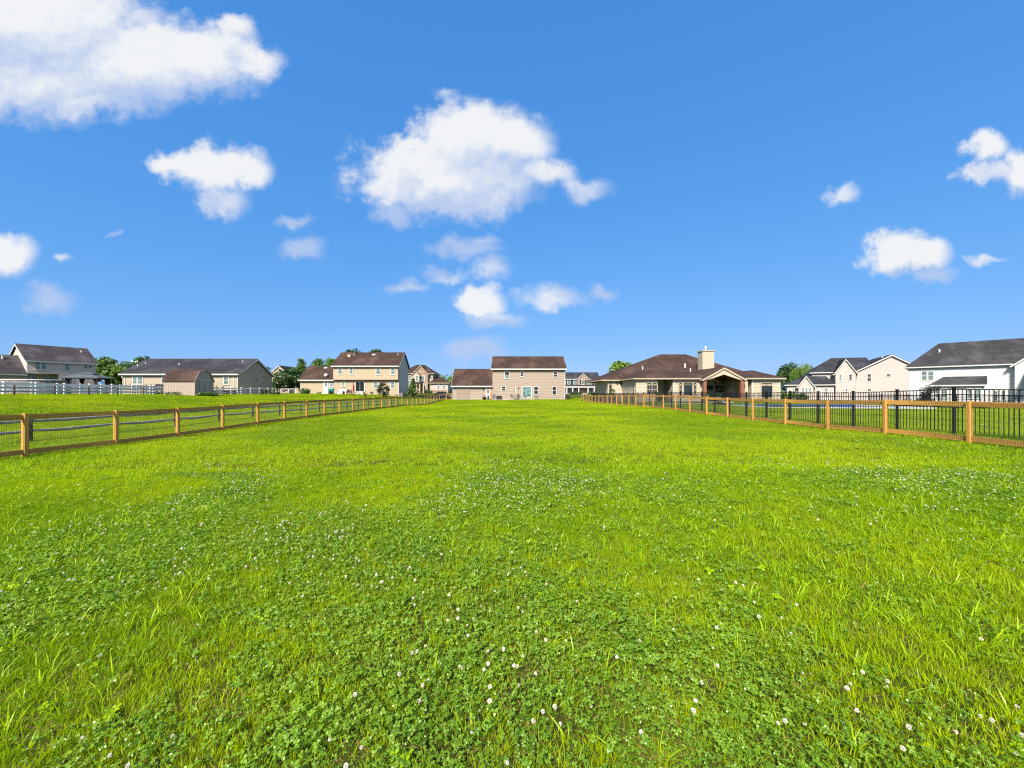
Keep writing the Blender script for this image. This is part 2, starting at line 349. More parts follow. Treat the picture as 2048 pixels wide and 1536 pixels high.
_A[:_n, :_n] = _phi(_d2)+np.eye(_n)*2e-4; _A[:_n, _n] = 1; _A[:_n, _n+1:] = _cp[:, :2]/50; _A[_n:, :_n] = _A[:_n, _n:].T
_w = np.linalg.solve(_A, np.concatenate([CAM_Z-_cp[:, 2], [0, 0, 0]]))
def ground(x, y):
    x = np.clip(np.atleast_1d(np.asarray(x, float)), -140, 120); y = np.clip(np.atleast_1d(np.asarray(y, float)), -20, 190)
    o = np.empty_like(x)
    for i in range(0, len(x), 20000):
        xx, yv = x[i:i+20000], y[i:i+20000]
        r2 = ((xx[:, None]-_cp[None, :, 0])**2+(yv[:, None]-_cp[None, :, 1])**2)/2500.
        o[i:i+20000] = _phi(r2)@_w[:_n]+_w[_n]+_w[_n+1]*xx/50+_w[_n+2]*yv/50
    return o
def G(x, y): return float(ground([x], [y])[0])
def at(px, d): return (px-1024)*d/FOCAL
def hz(py, d): return CAM_Z+(HORIZON-py)*d/FOCAL
def vnoise(x, y, seed):
    r = np.random.default_rng(seed).random((256, 256)); tot = 0; amp = 1; s = 0
    for o in range(4):
        f = 2**o; xi = x*f+17*o; yi = y*f+31*o; x0 = np.floor(xi).astype(int); y0 = np.floor(yi).astype(int)
        fx = xi-x0; fy = yi-y0; fx = fx*fx*(3-2*fx); fy = fy*fy*(3-2*fy)
        g = lambda a, b: r[(x0+a) % 256, (y0+b) % 256]
        tot = tot+amp*((g(0, 0)*(1-fx)+g(1, 0)*fx)*(1-fy)+(g(0, 1)*(1-fx)+g(1, 1)*fx)*fy); s += amp; amp *= .55
    return tot/s
def axis(dense0, dense1, step, far0, far1):
    a = list(np.arange(dense0, dense1+1e-6, step)); s = step; v = dense1
    while v < far1: s *= 1.35; v += s; a.append(v)
    s = step; v = dense0
    while v > far0: s *= 1.35; v -= s; a.insert(0, v)
    return np.array(a)
gx = axis(-60, 60, 1.0, -2500, 2500); gy = axis(-6, 110, 1.0, -300, 3500)
XX, YY = np.meshgrid(gx, gy); ZZ = ground(XX.ravel(), YY.ravel())
def lawn_mat():
    m = bpy.data.materials.new('lawn_ground'); m.use_nodes = True; t = NT(m.node_tree); bs = t.n['Principled BSDF']; geo = t.add('ShaderNodeNewGeometry'); p = geo.outputs['Position']
    c = t.ramp(t.noise(p, 9, 6, .7), [(.3, (.020, .021, .010)), (.5, (.048, .055, .010)), (.75, (.11, .12, .012))])
    c = t.mix(t.maprange(t.noise(p, .16, 4, .6), .36, .64, 0, .5), c, (.08, .125, .008))
    q = t.noise(t.vmath('MULTIPLY', p, (.35, 1.3, 1)), .35, 3, .6)
    c = t.mix(t.maprange(q, .52, .72, 0, .5), c, (.20, .23, .016))
    c = t.mix(t.maprange(t.noise(p, 40, 3, .7), .55, .75, 0, .6), c, (.05, .038, .018))
    t.put(bs.inputs['Base Color'], c); bs.inputs['Roughness'].default_value = .95; bs.inputs['Specular IOR Level'].default_value = .05
    return m
me = bpy.data.meshes.new('lawn'); nx, ny = len(gx), len(gy)
I = np.arange(nx*ny).reshape(ny, nx)
me.from_pydata(np.column_stack([XX.ravel(), YY.ravel(), ZZ]).tolist(), [], np.stack([I[:-1, :-1], I[:-1, 1:], I[1:, 1:], I[1:, :-1]], -1).reshape(-1, 4).tolist())
me.polygons.foreach_set('use_smooth', [True]*len(me.polygons)); me.materials.append(lawn_mat())
link('lawn', me, kind='structure', label='wide mown green lawn between the fences')

# ------------------------------------------------------------------ buildings
class House:
    def __init__(s, name, label, cat, P0, u, base, group=None):
        u = Vector((u[0], u[1])).normalized(); s.u = u; s.v = Vector((-u.y, u.x)); s.P0 = Vector(P0); s.base = base
        s.root = empty(name, (P0[0], P0[1], base), math.atan2(u.y, u.x), label=label, cat=cat, group=group)
    def hit(s, px, yy=0.):
        """local x and world depth where the sight line of a column meets the plane y=yy of the house"""
        o = s.P0+s.v*yy; rx = (px-1024)/FOCAL
        # rx*t = o.x+a*u.x ; t = o.y+a*u.y
        a = (rx*o.y-o.x)/(s.u.x-rx*s.u.y); return a, o.y+a*s.u.y
    def x(s, px, yy=0.): return s.hit(px, yy)[0]
    def z(s, px, py, yy=0.): return hz(py, s.hit(px, yy)[1])-s.base
    def part(s, name, mb, m, **kw): return mb.build(name, M[m] if isinstance(m, str) else m, s.root, **kw)
    def rect(s, px0, px1, py0, py1, yy=0.):
        x0, x1 = s.x(px0, yy), s.x(px1, yy); pm = (px0+px1)/2
        return x0, x1, s.z(pm, py1, yy), s.z(pm, py0, yy)
    # --- walls and claddings
    def wall(s, x0, x1, y0, y1, z0, z1, m, name='wall'): return s.part(name, MB().box(x0, x1, y0, y1, z0, z1), m)
    def siding(s, x0, x1, y, z0, z1, m, axis='x', side=-1, fa=None, fb=None, exp=.2):
        """lapped boards over a wall face; fa/fb give the ends at a height where the face is not a rectangle"""
        mb = MB(); z = z0; pr = .030
        while z < z1-.02:
            zt = min(z+exp, z1); zm = (z+zt)/2
            a = fa(zm) if fa else x0; b = fb(zm) if fb else x1
            if b-a > .05:
                pts = [(a, side*.003, zt), (a, side*pr, z), (b, side*pr, z), (b, side*.003, zt)]; low = [(a, 0, z), (a, side*pr, z), (b, side*pr, z), (b, 0, z)]
                for q in (pts, low):
                    if axis == 'x': mb.face([(p[0], y+p[1], p[2]) for p in q])
                    else: mb.face([(y+p[1], p[0], p[2]) for p in q])
            z = zt
        o = s.part('siding', mb, m); o['kind'] = 'stuff'; return o
    # --- openings
    def window(s, x0, x1, z0, z1, y=0., glass='blind', trim='trim', rail=True, grid=(0, 0), t=.085, axis='x', side=-1, name='window', sill=True, low=None):
        def bx(mb, a, b, c, d, n0, n1):
            n0, n1 = sorted((y+side*n0, y+side*n1))
            return mb.box(a, b, n0, n1, c, d) if axis == 'x' else mb.box(n0, n1, a, b, c, d)
        f = MB(); bx(f, x0-t, x0, z0-t, z1+t, 0, .085); bx(f, x1, x1+t, z0-t, z1+t, 0, .085); bx(f, x0, x1, z1, z1+t, 0, .085); bx(f, x0, x1, z0-t, z0, 0, .085)
        if rail: zm = (z0+z1)/2; bx(f, x0, x1, zm-.03, zm+.03, .012, .070)
        for i in range(grid[0]): q = x0+(x1-x0)*(i+1)/(grid[0]+1); bx(f, q-.014, q+.014, z0, z1, .012, .062)
        for i in range(grid[1]): q = z0+(z1-z0)*(i+1)/(grid[1]+1); bx(f, x0, x1, q-.014, q+.014, .012, .060)
        fr = s.part(name, f, trim); zm = (z0+z1)/2
        if rail:
            p = MB(); bx(p, x0, x1, zm+.03, z1, .001, .050); p.build('pane', M[glass], fr)
            p = MB(); bx(p, x0, x1, z0, zm-.03, .001, .042); p.build('pane', M[low or glass], fr)
        else:
            p = MB(); bx(p, x0, x1, z0, z1, .001, .045); p.build('pane', M[glass], fr)
        if sill:
            p = MB(); bx(p, x0-t-.03, x1+t+.03, z0-t-.05, z0-t, 0, .13); p.build('sill', M[trim], fr)
        return fr
    def win(s, px0, px1, py0, py1, yy=0., **kw):
        x0, x1, z0, z1 = s.rect(px0, px1, py0, py1, yy); return s.window(x0, x1, z0, z1, yy, **kw)
    # --- roofs
    def gable(s, x0, x1, y0, y1, ze, zr, m, along='x', oh=.35, rk=.25, mid=None, th=.16, trim='trim', name='roof', z2=None):
        """pitched roof; along = ridge direction; mid = ridge position across; z2 = eave height of the far side"""
        L0, L1, A0, A1 = (x0, x1, y0, y1) if along == 'x' else (y0, y1, x0, x1)
        mid = (A0+A1)/2 if mid is None else mid; z2 = ze if z2 is None else z2
        P = (lambda l, a, z: (l, a, z)) if along == 'x' else (lambda l, a, z: (a, l, z))
        s1 = (zr-ze)/(mid-A0); s2 = (zr-z2)/(A1-mid); a0, a1 = A0-oh, A1+oh; e0, e1 = ze-s1*oh, z2-s2*oh; l0, l1 = L0-rk, L1+rk
        r = MB(); r.prism([P(l0, a0, e0+.03), P(l0, mid, zr+.03), P(l0, mid, zr+.03+th), P(l0, a0, e0+.03+th)], Vector(P(l1-l0, 0, 0)))
        r.prism([P(l0, mid, zr+.03), P(l0, a1, e1+.03), P(l0, a1, e1+.03+th), P(l0, mid, zr+.03+th)], Vector(P(l1-l0, 0, 0)))
        rf = s.part(name, r, m)
        g = MB(); g.prism([P(l0+.02, a0-.11, e0-.10), P(l0+.02, a0-.004, e0-.10), P(l0+.02, a0-.004, e0+.13), P(l0+.02, a0-.13, e0+.13)], Vector(P(l1-l0-.04, 0, 0)))
        g.build('gutter', M[trim], rf); g = MB(); g.prism([P(l0+.02, a1+.004, e1-.10), P(l0+.02, a1+.11, e1-.10), P(l0+.02, a1+.13, e1+.13), P(l0+.02, a1+.004, e1+.13)], Vector(P(l1-l0-.04, 0, 0)))
        g.build('gutter', M[trim], rf)
        for l, d in ((l0, -.035), (l1, .035)):
            k = MB(); dv = Vector(P(d, 0, 0)); lz = l+d*.12
            k.prism([P(lz, a0, e0-.14), P(lz, mid, zr-.14), P(lz, mid, zr+.10), P(lz, a0, e0+.10)], dv); k.prism([P(lz, mid, zr-.14), P(lz, a1, e1-.14), P(lz, a1, e1+.10), P(lz, mid, zr+.10)], dv)
            k.build('rake_board', M[trim], rf)
        return rf
    def gable_wall(s, x0, x1, y0, y1, z0, ze, zr, m, along='x', mid=None, z2=None):
        z2 = ze if z2 is None else z2
        if along == 'x':
            mid = (y0+y1)/2 if mid is None else mid; p = [(x0, y0, z0), (x0, y1, z0), (x0, y1, z2), (x0, mid, zr), (x0, y0, ze)]; v = (x1-x0, 0, 0)
        else:
            mid = (x0+x1)/2 if mid is None else mid; p = [(x0, y0, z0), (x1, y0, z0), (x1, y0, z2), (mid, y0, zr), (x0, y0, ze)]; v = (0, y1-y0, 0)
        return s.part('wall', MB().prism(p, v), m)
    def hip(s, x0, x1, y0, y1, ze, ra, rb, m, oh=.4, th=.14, name='roof', trim='trim', zoff=0.):
        x0 -= oh; x1 += oh; y0 -= oh; y1 += oh; a, b = Vector(ra), Vector(rb); ze += zoff
        c = [Vector((x0, y0, ze)), Vector((x1, y0, ze)), Vector((x1, y1, ze)), Vector((x0, y1, ze))]; t = Vector((0, 0, th)); r = MB()
        ct = [q+t for q in c]; a2, b2 = a+t, b+t
        if abs(b.x-a.x) >= abs(b.y-a.y): fs = [(ct[0], ct[1], b2, a2), (ct[1], ct[2], b2), (ct[2], ct[3], a2, b2), (ct[3], ct[0], a2)]
        else: fs = [(ct[0], ct[1], a2), (ct[1], ct[2], b2, a2), (ct[2], ct[3], b2), (ct[3], ct[0], a2, b2)]
        for f in fs: r.face(f)
        r.face([c[3], c[2], c[1], c[0]])
        for i in range(4): j = (i+1) % 4; r.face([c[i], c[j], ct[j], ct[i]])
        rf = s.part(name, r, m); g = MB(); z0, z1 = ze-.05, ze+th-.02
        g.box(x0-.11, x1+.11, y0-.11, y0-.004, z0, z1).box(x0-.11, x0-.004, y0, y1, z0+.002, z1-.002).box(x1+.004, x1+.11, y0, y1, z0+.002, z1-.002)
        g.build('gutter', M[trim], rf); return rf
    def flue(s, px, py_top, py_bot, yy, r=.09, m='trim', name='roof_vent', flare=True):
        x, d = s.hit(px, yy); z1, z0 = hz(py_top, d)-s.base, hz(py_bot, d)-s.base
        pr = [(r*1.9, z0-.25), (r*1.9, z0-.02), (r, z0+.12), (r, z1-.08), (r*1.45, z1-.06), (r*1.45, z1)] if flare else [(r, z0-.2), (r, z1-.04), (r*.8, z1)]
        s.part(name, MB().lathe(pr, 10, (x, yy, 0)), m)
    def downspout(s, x, y, z0, z1, m='trim'): s.part('downspout', MB().box(x-.045, x+.045, y-.09, y-.026, z0, z1), m)

# ---- the tan two-storey house at the end of the lawn
h = House('tan_house', 'tan lap-sided two-storey house with garage wing closing the lawn', 'house', (at(985, 75), 75), (1, 0), G(0, 75)-.02)
X0, X1 = 0, h.x(1130.5); Dp = 10.0; ZE = h.z(1050, 736.5, -.3); ZR = hz(714.5, 80)-h.base; GX0 = h.x(905); gD = 7.2
h.gable_wall(X0, X1, 0, Dp, -.4, ZE, ZR, 'tan')
h.siding(X0, X1, 0, .12, ZE, 'tan', exp=.28)
h.part('foundation', MB().box(GX0-.02, X1+.02, -.035, .2, -.4, .12), 'concrete')
h.gable(X0, X1, 0, Dp, ZE, ZR, 'roof_brown', oh=.4, rk=.28)
gze, gzr = h.z(945, 769.5, -.2), hz(739.5, 75+gD/2)-h.base
h.gable_wall(GX0, -.01, .15, .15+gD, -.4, gze, gzr, 'tan'); h.siding(GX0, -.02, .15, .12, gze, 'tan', exp=.28)
h.gable(GX0, -.28, .15, .15+gD, gze, gzr, 'roof_brown', oh=.4, rk=.25)
x0, x1, z0, z1 = h.rect(914, 938.5, 776.5, 797.5, .15)
gd = MB()
for i in range(4):
    q0 = z0+(z1-z0)*i/4; gd.box(x0, x1, .07, .115, q0+.012, q0+(z1-z0)/4-.012)
gdo = h.part('garage_door', gd, 'doorbeige'); k = MB(); k.box(x0-.08, x0, .05, .13, z0, z1+.08).box(x1, x1+.08, .05, .13, z0, z1+.08).box(x0, x1, .05, .13, z1, z1+.08).build('door_frame', M['doorbeige'], gdo)
for a in ((1010, 1018, 744, 756.5), (1041, 1047, 744, 752.3), (1107.3, 1114, 744, 753.5)): h.win(*a, glass='glass', low='blind' if a[0] < 1020 else 'glass')
h.win(1003.4, 1011, 773, 781.3, glass='glass', low='glass')
for a in ((1068.4, 1075.6, 773.6, 788.2), (1105, 1112, 773.6, 789.2)): h.win(*a, glass='glass')
x0, x1, z0, z1 = h.rect(1045, 1062, 774, 794.2)
sd = h.window(x0, x1, z0, z1, 0, glass='glassteal', rail=False, grid=(1, 0), t=.13, name='sliding_door', sill=False)
x0, x1, z0, z1 = h.rect(972.6, 979.4, 777.5, 797.3, .15)
dr = h.part('door', MB().box(x0, x1, .07, .125, z0, z1), 'trim'); k = MB().box(x0-.1, x0, .05, .13, z0, z1+.1).box(x1, x1+.1, .05, .13, z0, z1+.1).box(x0, x1, .05, .13, z1, z1+.1).build('door_frame', M['trim'], dr)
for i in range(3):
    for j in range(3):
        wx = (x1-x0); MB().box(x0+wx*(.2+.21*i), x0+wx*(.37+.21*i), .055, .075, z0+(z1-z0)*(.54+.14*j), z0+(z1-z0)*(.65+.14*j)).build('pane', M['glass'], dr)
MB().lathe([(.02, 0), (.035, .02), (.03, .05)], 8, (x0+.1, .045, z0+.95)).build('handle', M['silver'], dr)
def wall_lamp(h, px, py, yy=0., m='dark'):
    x, d = h.hit(px, yy); z = hz(py, d)-h.base
    h.part('wall_lamp', MB().lathe([(.03, -.16), (.09, -.12), (.11, .08), (.05, .16), (.02, .2)], 8, (x, yy-.14, z)).box(x-.03, x+.03, yy-.1, yy, z-.03, z+.03), m)
wall_lamp(h, 967, 778.5, .15); wall_lamp(h, 1037.3, 775.7, 0, 'terracotta')
for p in ((1044, 728, 731.5, 2.2), (1100.8, 728, 731.5, 2.2), (1127, 727.5, 731, 2.0)): h.flue(*p[:3], p[3], .07, flare=False)
h.downspout(X1-.08, 0, .1, ZE-.05); h.downspout(GX0+.1, .15, .1, gze-.05)
MB().box(*h.rect(1050, 1054.6, 764.8, 766.6)[:2], -.07, -.02, *h.rect(1050, 1054.6, 764.8, 766.6)[2:]).build('vent', M['tan'], h.root)
TAN = h
pz = h.base+.03
MB().box(at(984, 74), at(1070, 74), 71.2, 74.955, pz-.5, pz).build('patio_slab', M['concrete'], kind='structure')

# ---- cream house with brick foundation, left of it
h = House('cream_house', 'cream two-storey house with brown roof, satellite dish and brick foundation', 'house', (at(669, 80), 80), (1, 0), hz(789, 80))
X1 = h.x(798); Dp = 7.4; ZE = h.z(730, 731, -.3); ZR = hz(706.5, 80+Dp/2)-h.base; zj = h.z(730, 759.5); GX0 = h.x(600); gD = 7.6
h.gable_wall(0, X1, 0, Dp, -1.5, ZE, ZR, 'cream'); h.siding(0, X1, 0, zj, ZE, 'cream'); 
h.siding(0, Dp, X1, -.2, ZR-.15, 'pale', axis='y', side=1, fa=lambda z: 0 if z < ZE else (z-ZE)/(ZR-ZE)*Dp/2, fb=lambda z: Dp if z < ZE else Dp-(z-ZE)/(ZR-ZE)*Dp/2)  # same house siding as the front, lightened in colour against the end wall's shade
# the upper storey overhangs the ground floor
h.wall(0.01, X1-.02, -.62, -.002, zj, ZE-.12, 'cream', 'overhang'); h.siding(0.01, X1-.02, -.62, zj, ZE-.15, 'cream'); h.siding(0, X1, 0, .02, zj-.01, 'cream')
h.gable(0, X1, -.62, Dp, ZE, ZR, 'roof_brown', oh=.35, rk=.28, mid=Dp/2)
br = h.part('foundation', MB().box(.3, X1+.03, -.04, Dp+.03, -1.6, .0), 'brick')
gze, gzr = h.z(640, 758, -.2), hz(733.5, 80+gD/2)-h.base
h.gable_wall(GX0, -.01, 0.1, gD, -1, gze, gzr, 'cream'); h.siding(GX0, -.02, .1, 0, gze, 'cream'); h.gable(GX0, -.3, .1, gD, gze, gzr, 'roof_brown', oh=.4, rk=.28)
for a in ((677, 684, 736, 747.5), (699.4, 705.6, 736, 747.5), (753, 760, 736, 748), (782.6, 789.8, 736, 748)): h.win(*a, yy=-.62, glass='blind', t=.12)
for a in ((661, 666, 764, 772), (684, 688.7, 764, 772.5), (747.4, 755, 764, 775.5), (782, 789.2, 764, 775.5)): h.win(*a, yy=.0 if a[0] > 669 else .1, glass='blind', t=.12)
h.win(711.5, 728.4, 763.5, 782.5, glass='glass', rail=False, grid=(1, 0), t=.15, name='sliding_door', sill=False)
h.window(.3, .75, h.z(798, 748.5), h.z(798, 736.5), X1, glass='glass', axis='y', side=1, t=.06)
h.win(783, 789.5, 791, 795.5, yy=-.045, glass='glass', rail=False, t=.13)
x0, x1, z0, z1 = h.rect(649, 656, 763, 783, .1)
dr = h.part('door', MB().box(x0, x1, .02, .075, z0, z1), 'trim'); MB().box(x0+.15, x1-.15, .005, .022, z0+(z1-z0)*.5, z1-.15).build('pane', M['blind'], dr); MB().box(x0-.12, x0, 0, .078, z0, z1+.12).box(x1, x1+.12, 0, .078, z0, z1+.12).box(x0, x1, 0, .078, z1, z1+.12).build('door_frame', M['trim'], dr)
for i in range(3): h.part('step', MB().box(x0-.2-.16*i, x1+.2+.16*i, -.3-.3*i, .06, -.6, z0-.02-i*.17), 'trim')
x0, x1, z0, z1 = h.rect(716, 727, 783, 789, 0)
for i in range(3): h.part('step', MB().box(x0-.1*i, x1+.1*i, -.3-.3*i, -.03, -.6, z1-.02-i*.17), 'trim')
h.downspout(X1-.06, -.0, -.6, ZE-.1); h.downspout(GX0+.08, .1, 0, gze-.1)
for px, py, yv in ((748, 709.3, 2.9), (652, 735.7, 3.2)):
    x, d = h.hit(px, yv); z = hz(py, d)-h.base; h.part('skylight', MB().lathe([(.42, -.2), (.42, 0), (.36, .09), (.2, .15), (.05, .17)], 12, (x, yv, z)), 'trim', smooth=True)
h.flue(708.2, 706.3, 711, 2.6, .07, flare=False); h.flue(796, 707, 710.5, 2.6, .06, flare=False)
x, d = h.hit(699, 2.3); z = hz(710.5, d)-h.base; h.part('roof_vent', MB().box(x-.3, x+.3, 2.0, 2.6, z-.4, z+.12), 'trimcream')
x, d = h.hit(653, .6); z = hz(755, d)-h.base
ds = h.part('satellite_dish', MB().lathe([(.02, -.03), (.2, .0), (.36, .09), (.40, .14)], 14), 'trim', smooth=True); ds.location = (x, .45, z+.42); ds.rotation_euler = (R(60), 0, R(20))
h.part('dish_mast', MB().tube([(x, .6, z-.3), (x, .55, z+.25), (x, .48, z+.4)], .03), 'silver')
CREAM = h

# ---- long ranch house behind the white fence
h = House('ranch_house', 'long single-storey beige ranch house with black roof behind the shed', 'house', (at(245, 70), 70), (1, 0), hz(789.5, 70))
X1 = h.x(476.5); Dp = 9.8; ZE = h.z(360, 746.5, -.3); ZR = hz(719.5, 75)-h.base
h.gable_wall(0, X1, 0, Dp, -.8, ZE, ZR, 'beige'); h.siding(0, X1, 0, 0, ZE, 'beige')
h.siding(0, Dp, X1, 0, ZR-.1, 'beige', axis='y', side=1, fa=lambda z: 0 if z < ZE else (z-ZE)/(ZR-ZE)*Dp/2, fb=lambda z: Dp if z < ZE else Dp-(z-ZE)/(ZR-ZE)*Dp/2)
h.gable(0, X1, 0, Dp, ZE, ZR, 'roof_black', oh=.4, rk=.3)
for a in ((266.4, 274.2, 753.5, 767.5), (277.4, 285.4, 753.5, 767.5), (324, 331, 753.5, 767.5), (448.5, 457, 754, 768.5)): h.win(*a, glass='blind', t=.11)
o = h.P0; yv = h.v
def side_s(h, X1, px):                          # distance along the right-hand end wall
    rx = (px-1024)/FOCAL; p = h.P0+h.u*X1; return (p.x-rx*p.y)/(rx*h.v.y-h.v.x)
a, b = side_s(h, X1, 512), side_s(h, X1, 516); h.window(a, b, hz(764, 74.5)-h.base, hz(755, 74.5)-h.base, X1, axis='y', side=1, glass='glass')
h.flue(358.5, 726, 731.5, 2.6, .08, flare=False); h.flue(485.8, 721, 724.5, 3.6, .07, flare=False)
for p in ((291, 724, 726), (275, 728, 730.5)): h.flue(*p, 1.2+(p[0] > 280)*1.8, .07, flare=False)
h.downspout(X1-.08, 0, 0, ZE-.1); h.downspout(.5, 0, 0, ZE-.1); h.downspout(X1-.75, 0, 0, ZE-.1)
RANCH = h
hb = House('hipped_roof_house', 'dark roof of a house showing above the ranch house ridge', 'house', (at(424, 130), 130), (1, 0), .8)
hb.wall(0, hb.x(478), 0, 8, 0, 8, 'cream'); L = hb.x(478); hb.hip(0, L, 0, 8, 8, (3, 4, hz(718.5, 134)-.8), (L-3, 4, hz(718.5, 134)-.8), 'roof_black')
hb = House('yellow_gable_house', 'pale yellow gable of a house rising behind the flowering shrubs', 'house', (at(541, 112), 112), (1, 0), .9)
L = hb.x(575); zt = hz(732, 112)-.9; hb.gable_wall(0, L, 0, 9, -1, zt-2.1, zt, 'cream', along='y'); hb.gable(0, L, 0, 9, zt-2.1, zt, 'roof_charcoal', along='y'); hb.win(555, 560, 745, 753)
hb.wall(L-.5, L+3.2, 2.2, 9, -1, zt-2.2, 'cream'); hb.gable(L-1.5, L+3.2, 2.2, 9, zt-2.2, zt-.15, 'roof_charcoal')

# ---- two-storey house at the far left
z0_ = 70; h = House('two_storey_house', 'pale two-storey house with grey roof beside the gazebo', 'house', (at(54, z0_), z0_), (.45, .89), hz(790, z0_))
L = 8.7; Dp = 10; ZE = h.z(54, 720, 0); ZR = 8.75+CAM_Z-h.base; zj = h.z(90, 747.5); xr = h.x(118)
h.gable_wall(0, L, 0, Dp, zj, ZE, ZR, 'pale'); h.siding(0, L, 0, zj, ZE, 'pale'); h.wall(xr, L, 0.001, Dp-.01, -.8, zj, 'pale', 'wall'); h.siding(xr, L, 0, 0, zj, 'pale'); h.wall(0, xr-.002, 1.6, Dp-.02, -.8, zj, 'cream', 'porch_wall')
h.siding(0, Dp, 0, zj-2, ZR-.1, 'pale', axis='y', side=-1, fa=lambda z: 0 if z < ZE else (z-ZE)/(ZR-ZE)*Dp/2, fb=lambda z: Dp if z < ZE else Dp-(z-ZE)/(ZR-ZE)*Dp/2)
h.gable(0, L, 0, Dp, ZE, ZR, 'roof_grey', oh=.35, rk=.3)
for a in ((70.7, 80, 723.5, 738), (83, 92, 723.5, 738), (130.2, 138.5, 725.5, 739.3), (168.5, 174.5, 727, 736.5), (177, 183, 727, 736.5)): h.win(*a, glass='blind')
h.win(86, 105, 755, 768, yy=1.6, glass='glass', rail=False, grid=(1, 0), name='sliding_door', sill=False); h.win(133.5, 145, 754.5, 765, glass='glass', rail=False)
for a in ((55, 60, 751, 758), (63, 69, 751, 758)): h.win(*a, yy=1.6, glass='blind')
h.flue(162.5, 701, 704.5, 3.4, .1, flare=False)
wz = h.z(20, 746.5, 0); h.gable_wall(-9, -.02, 0, 9, -.8, wz, wz+3.2, 'cream'); h.gable(-9, -.3, 0, 9, wz, wz+3.2, 'roof_grey', oh=.35); h.siding(-9, -.02, 0, 0, wz, 'cream')
h.flue(4.6, 710, 722, 3.4, .13)

# ---- beige and stone house behind the car
h = House('stone_gabled_house', 'beige house with stone-faced gable and brown roof beyond the dark car', 'house', (at(800, 112), 112), (1, 0), hz(786, 112))
xe = h.x(866); ZE = h.z(840, 747.5); ZR = hz(730.5, 117)-h.base
h.wall(0, xe, 0, 10, -1, ZE, 'beige'); h.hip(0, xe, 0, 10, ZE, (3.5, 5, ZR), (xe-3.5, 5, ZR), 'roof_brown', trim='trimcream')
a, b = h.x(828), h.x(857); pk = hz(731.5, 111)-h.base; h.gable_wall(a, b, -1.0, 4, -1, ZE, pk, 'stone', along='y'); h.gable(a, b, -1.0, 5, ZE, pk, 'roof_brown', along='y', oh=.25, trim='trimcream')
a, b = h.x(827), h.x(842); pk2 = hz(741, 110)-h.base; h.gable_wall(a, b, -1.9, 2, -1, ZE-.4, pk2, 'beige', along='y'); h.gable(a, b, -1.9, 2, ZE-.4, pk2, 'roof_brown', along='y', oh=.2, trim='trimcream')
for (p0, p1, q0, q1, yv) in ((831.5, 836, 752, 761.5, -1.9), (844.5, 848.7, 752.5, 761.5, -1), (857.4, 861, 753, 761, -.02), (818.6, 822, 752, 761, -.02), (846.5, 851, 769, 779, -1)): h.win(p0, p1, q0, q1, yy=yv, glass='blind', t=.16)
pa, pb = h.x(827), h.x(848); pz_ = h.z(835, 766, -3.2); h.part('porch_roof', MB().prism([(pa, -3.6, pz_-.1), (pa, -1.0, pz_+.5), (pa, -1.0, pz_+.7), (pa, -3.6, pz_+.1)], (pb-pa, 0, 0)), 'roof_charcoal')
for px in (833, 839.5, 847): x = h.x(px, -3.3); h.part('porch_column', MB().box(x-.15, x+.15, -3.45, -3.15, -.5, pz_), 'trimcream')
dx = h.rect(855.5, 859, 770, 780); h.part('door', MB().box(dx[0], dx[1], -.06, 0, dx[2], dx[3]), 'dark')
wx0, wx1 = h.x(861, -1.2), h.x(896, -1.2); wze = h.z(880, 766.5, -1.2); h.wall(wx0, wx1, -1.2, 7, .9, wze, 'pinkish'); h.part('stone_base', MB().box(wx0-.05, wx1+.05, -1.28, 7, -1, .9), 'stone'); h.hip(wx0, wx1, -1.2, 7, wze, (wx0+1.5, 2.9, hz(752, 114.5)-h.base), (wx1-4, 2.9, hz(752, 114.5)-h.base), 'roof_brown', trim='trimcream')
for p in ((875, 878.6, 771, 779), (886.5, 890, 771, 779)): h.win(*p, yy=-1.2, glass='blind', t=.12)

# ---- colonial with porch, far behind
h = House('porch_colonial_house', 'white colonial house with navy shutters and columned porch in the distance', 'house', (at(1112, 150), 150), (1, 0), hz(788.5, 150))
xe = h.x(1199.5); ZE = h.z(1165, 757.8); ZR = hz(745.6, 155)-h.base
h.gable_wall(0, xe, 0, 10, -1, ZE, ZR, 'bluewhite'); h.gable(0, xe, 0, 10, ZE, ZR, 'roof_black', oh=.35)
a, b = h.x(1154.5), h.x(1177); pk = hz(747, 149)-h.base; h.gable_wall(a, b, -.7, 4, 0, ZE, pk, 'stone', along='y'); h.gable(a, b, -.7, 5, ZE, pk, 'roof_black', along='y', oh=.3)
for c, yv in ((1137.7, 0), (1149.3, 0), (1165.7, -.7), (1181.3, 0), (1192.3, 0)):
    h.win(c-2.6, c+2.6, 759.5, 768.2, yy=yv, glass='blind', t=.14); x0, x1, z0, z1 = h.rect(c-2.6, c+2.6, 759.5, 768.2, yv)
    for q in (x0-.62, x1+.17): h.part('shutter', MB().box(q, q+.45, yv-.05, yv-.001, z0-.1, z1+.1), 'shutter')
pz_ = h.z(1165, 773.5, -2.6); h.part('porch_roof', MB().prism([(-.5, -3.0, pz_-.15), (-.5, -.02, pz_+.75), (-.5, -.02, pz_+.95), (-.5, -3.0, pz_+.1)], (xe+1.2, 0, 0)), 'roof_black'); h.part('porch_fascia', MB().box(-.6, xe+.8, -3.1, -3.002, pz_-.3, pz_+.1), 'trim')
for px in (1133.5, 1145.5, 1157.3, 1176, 1188.3, 1199.3): x = h.x(px, -2.8); h.part('porch_column', MB().box(x-.17, x+.17, -2.97, -2.63, -.5, pz_-.302), 'trim')
h.part('porch_floor', MB().box(-.5, xe+.7, -3.1, -.01, -1, .25), 'concrete')
for px in (1139, 1149, 1183, 1192.5): h.win(px-2.4, px+2.4, 776, 784.5, glass='blind', t=.14)
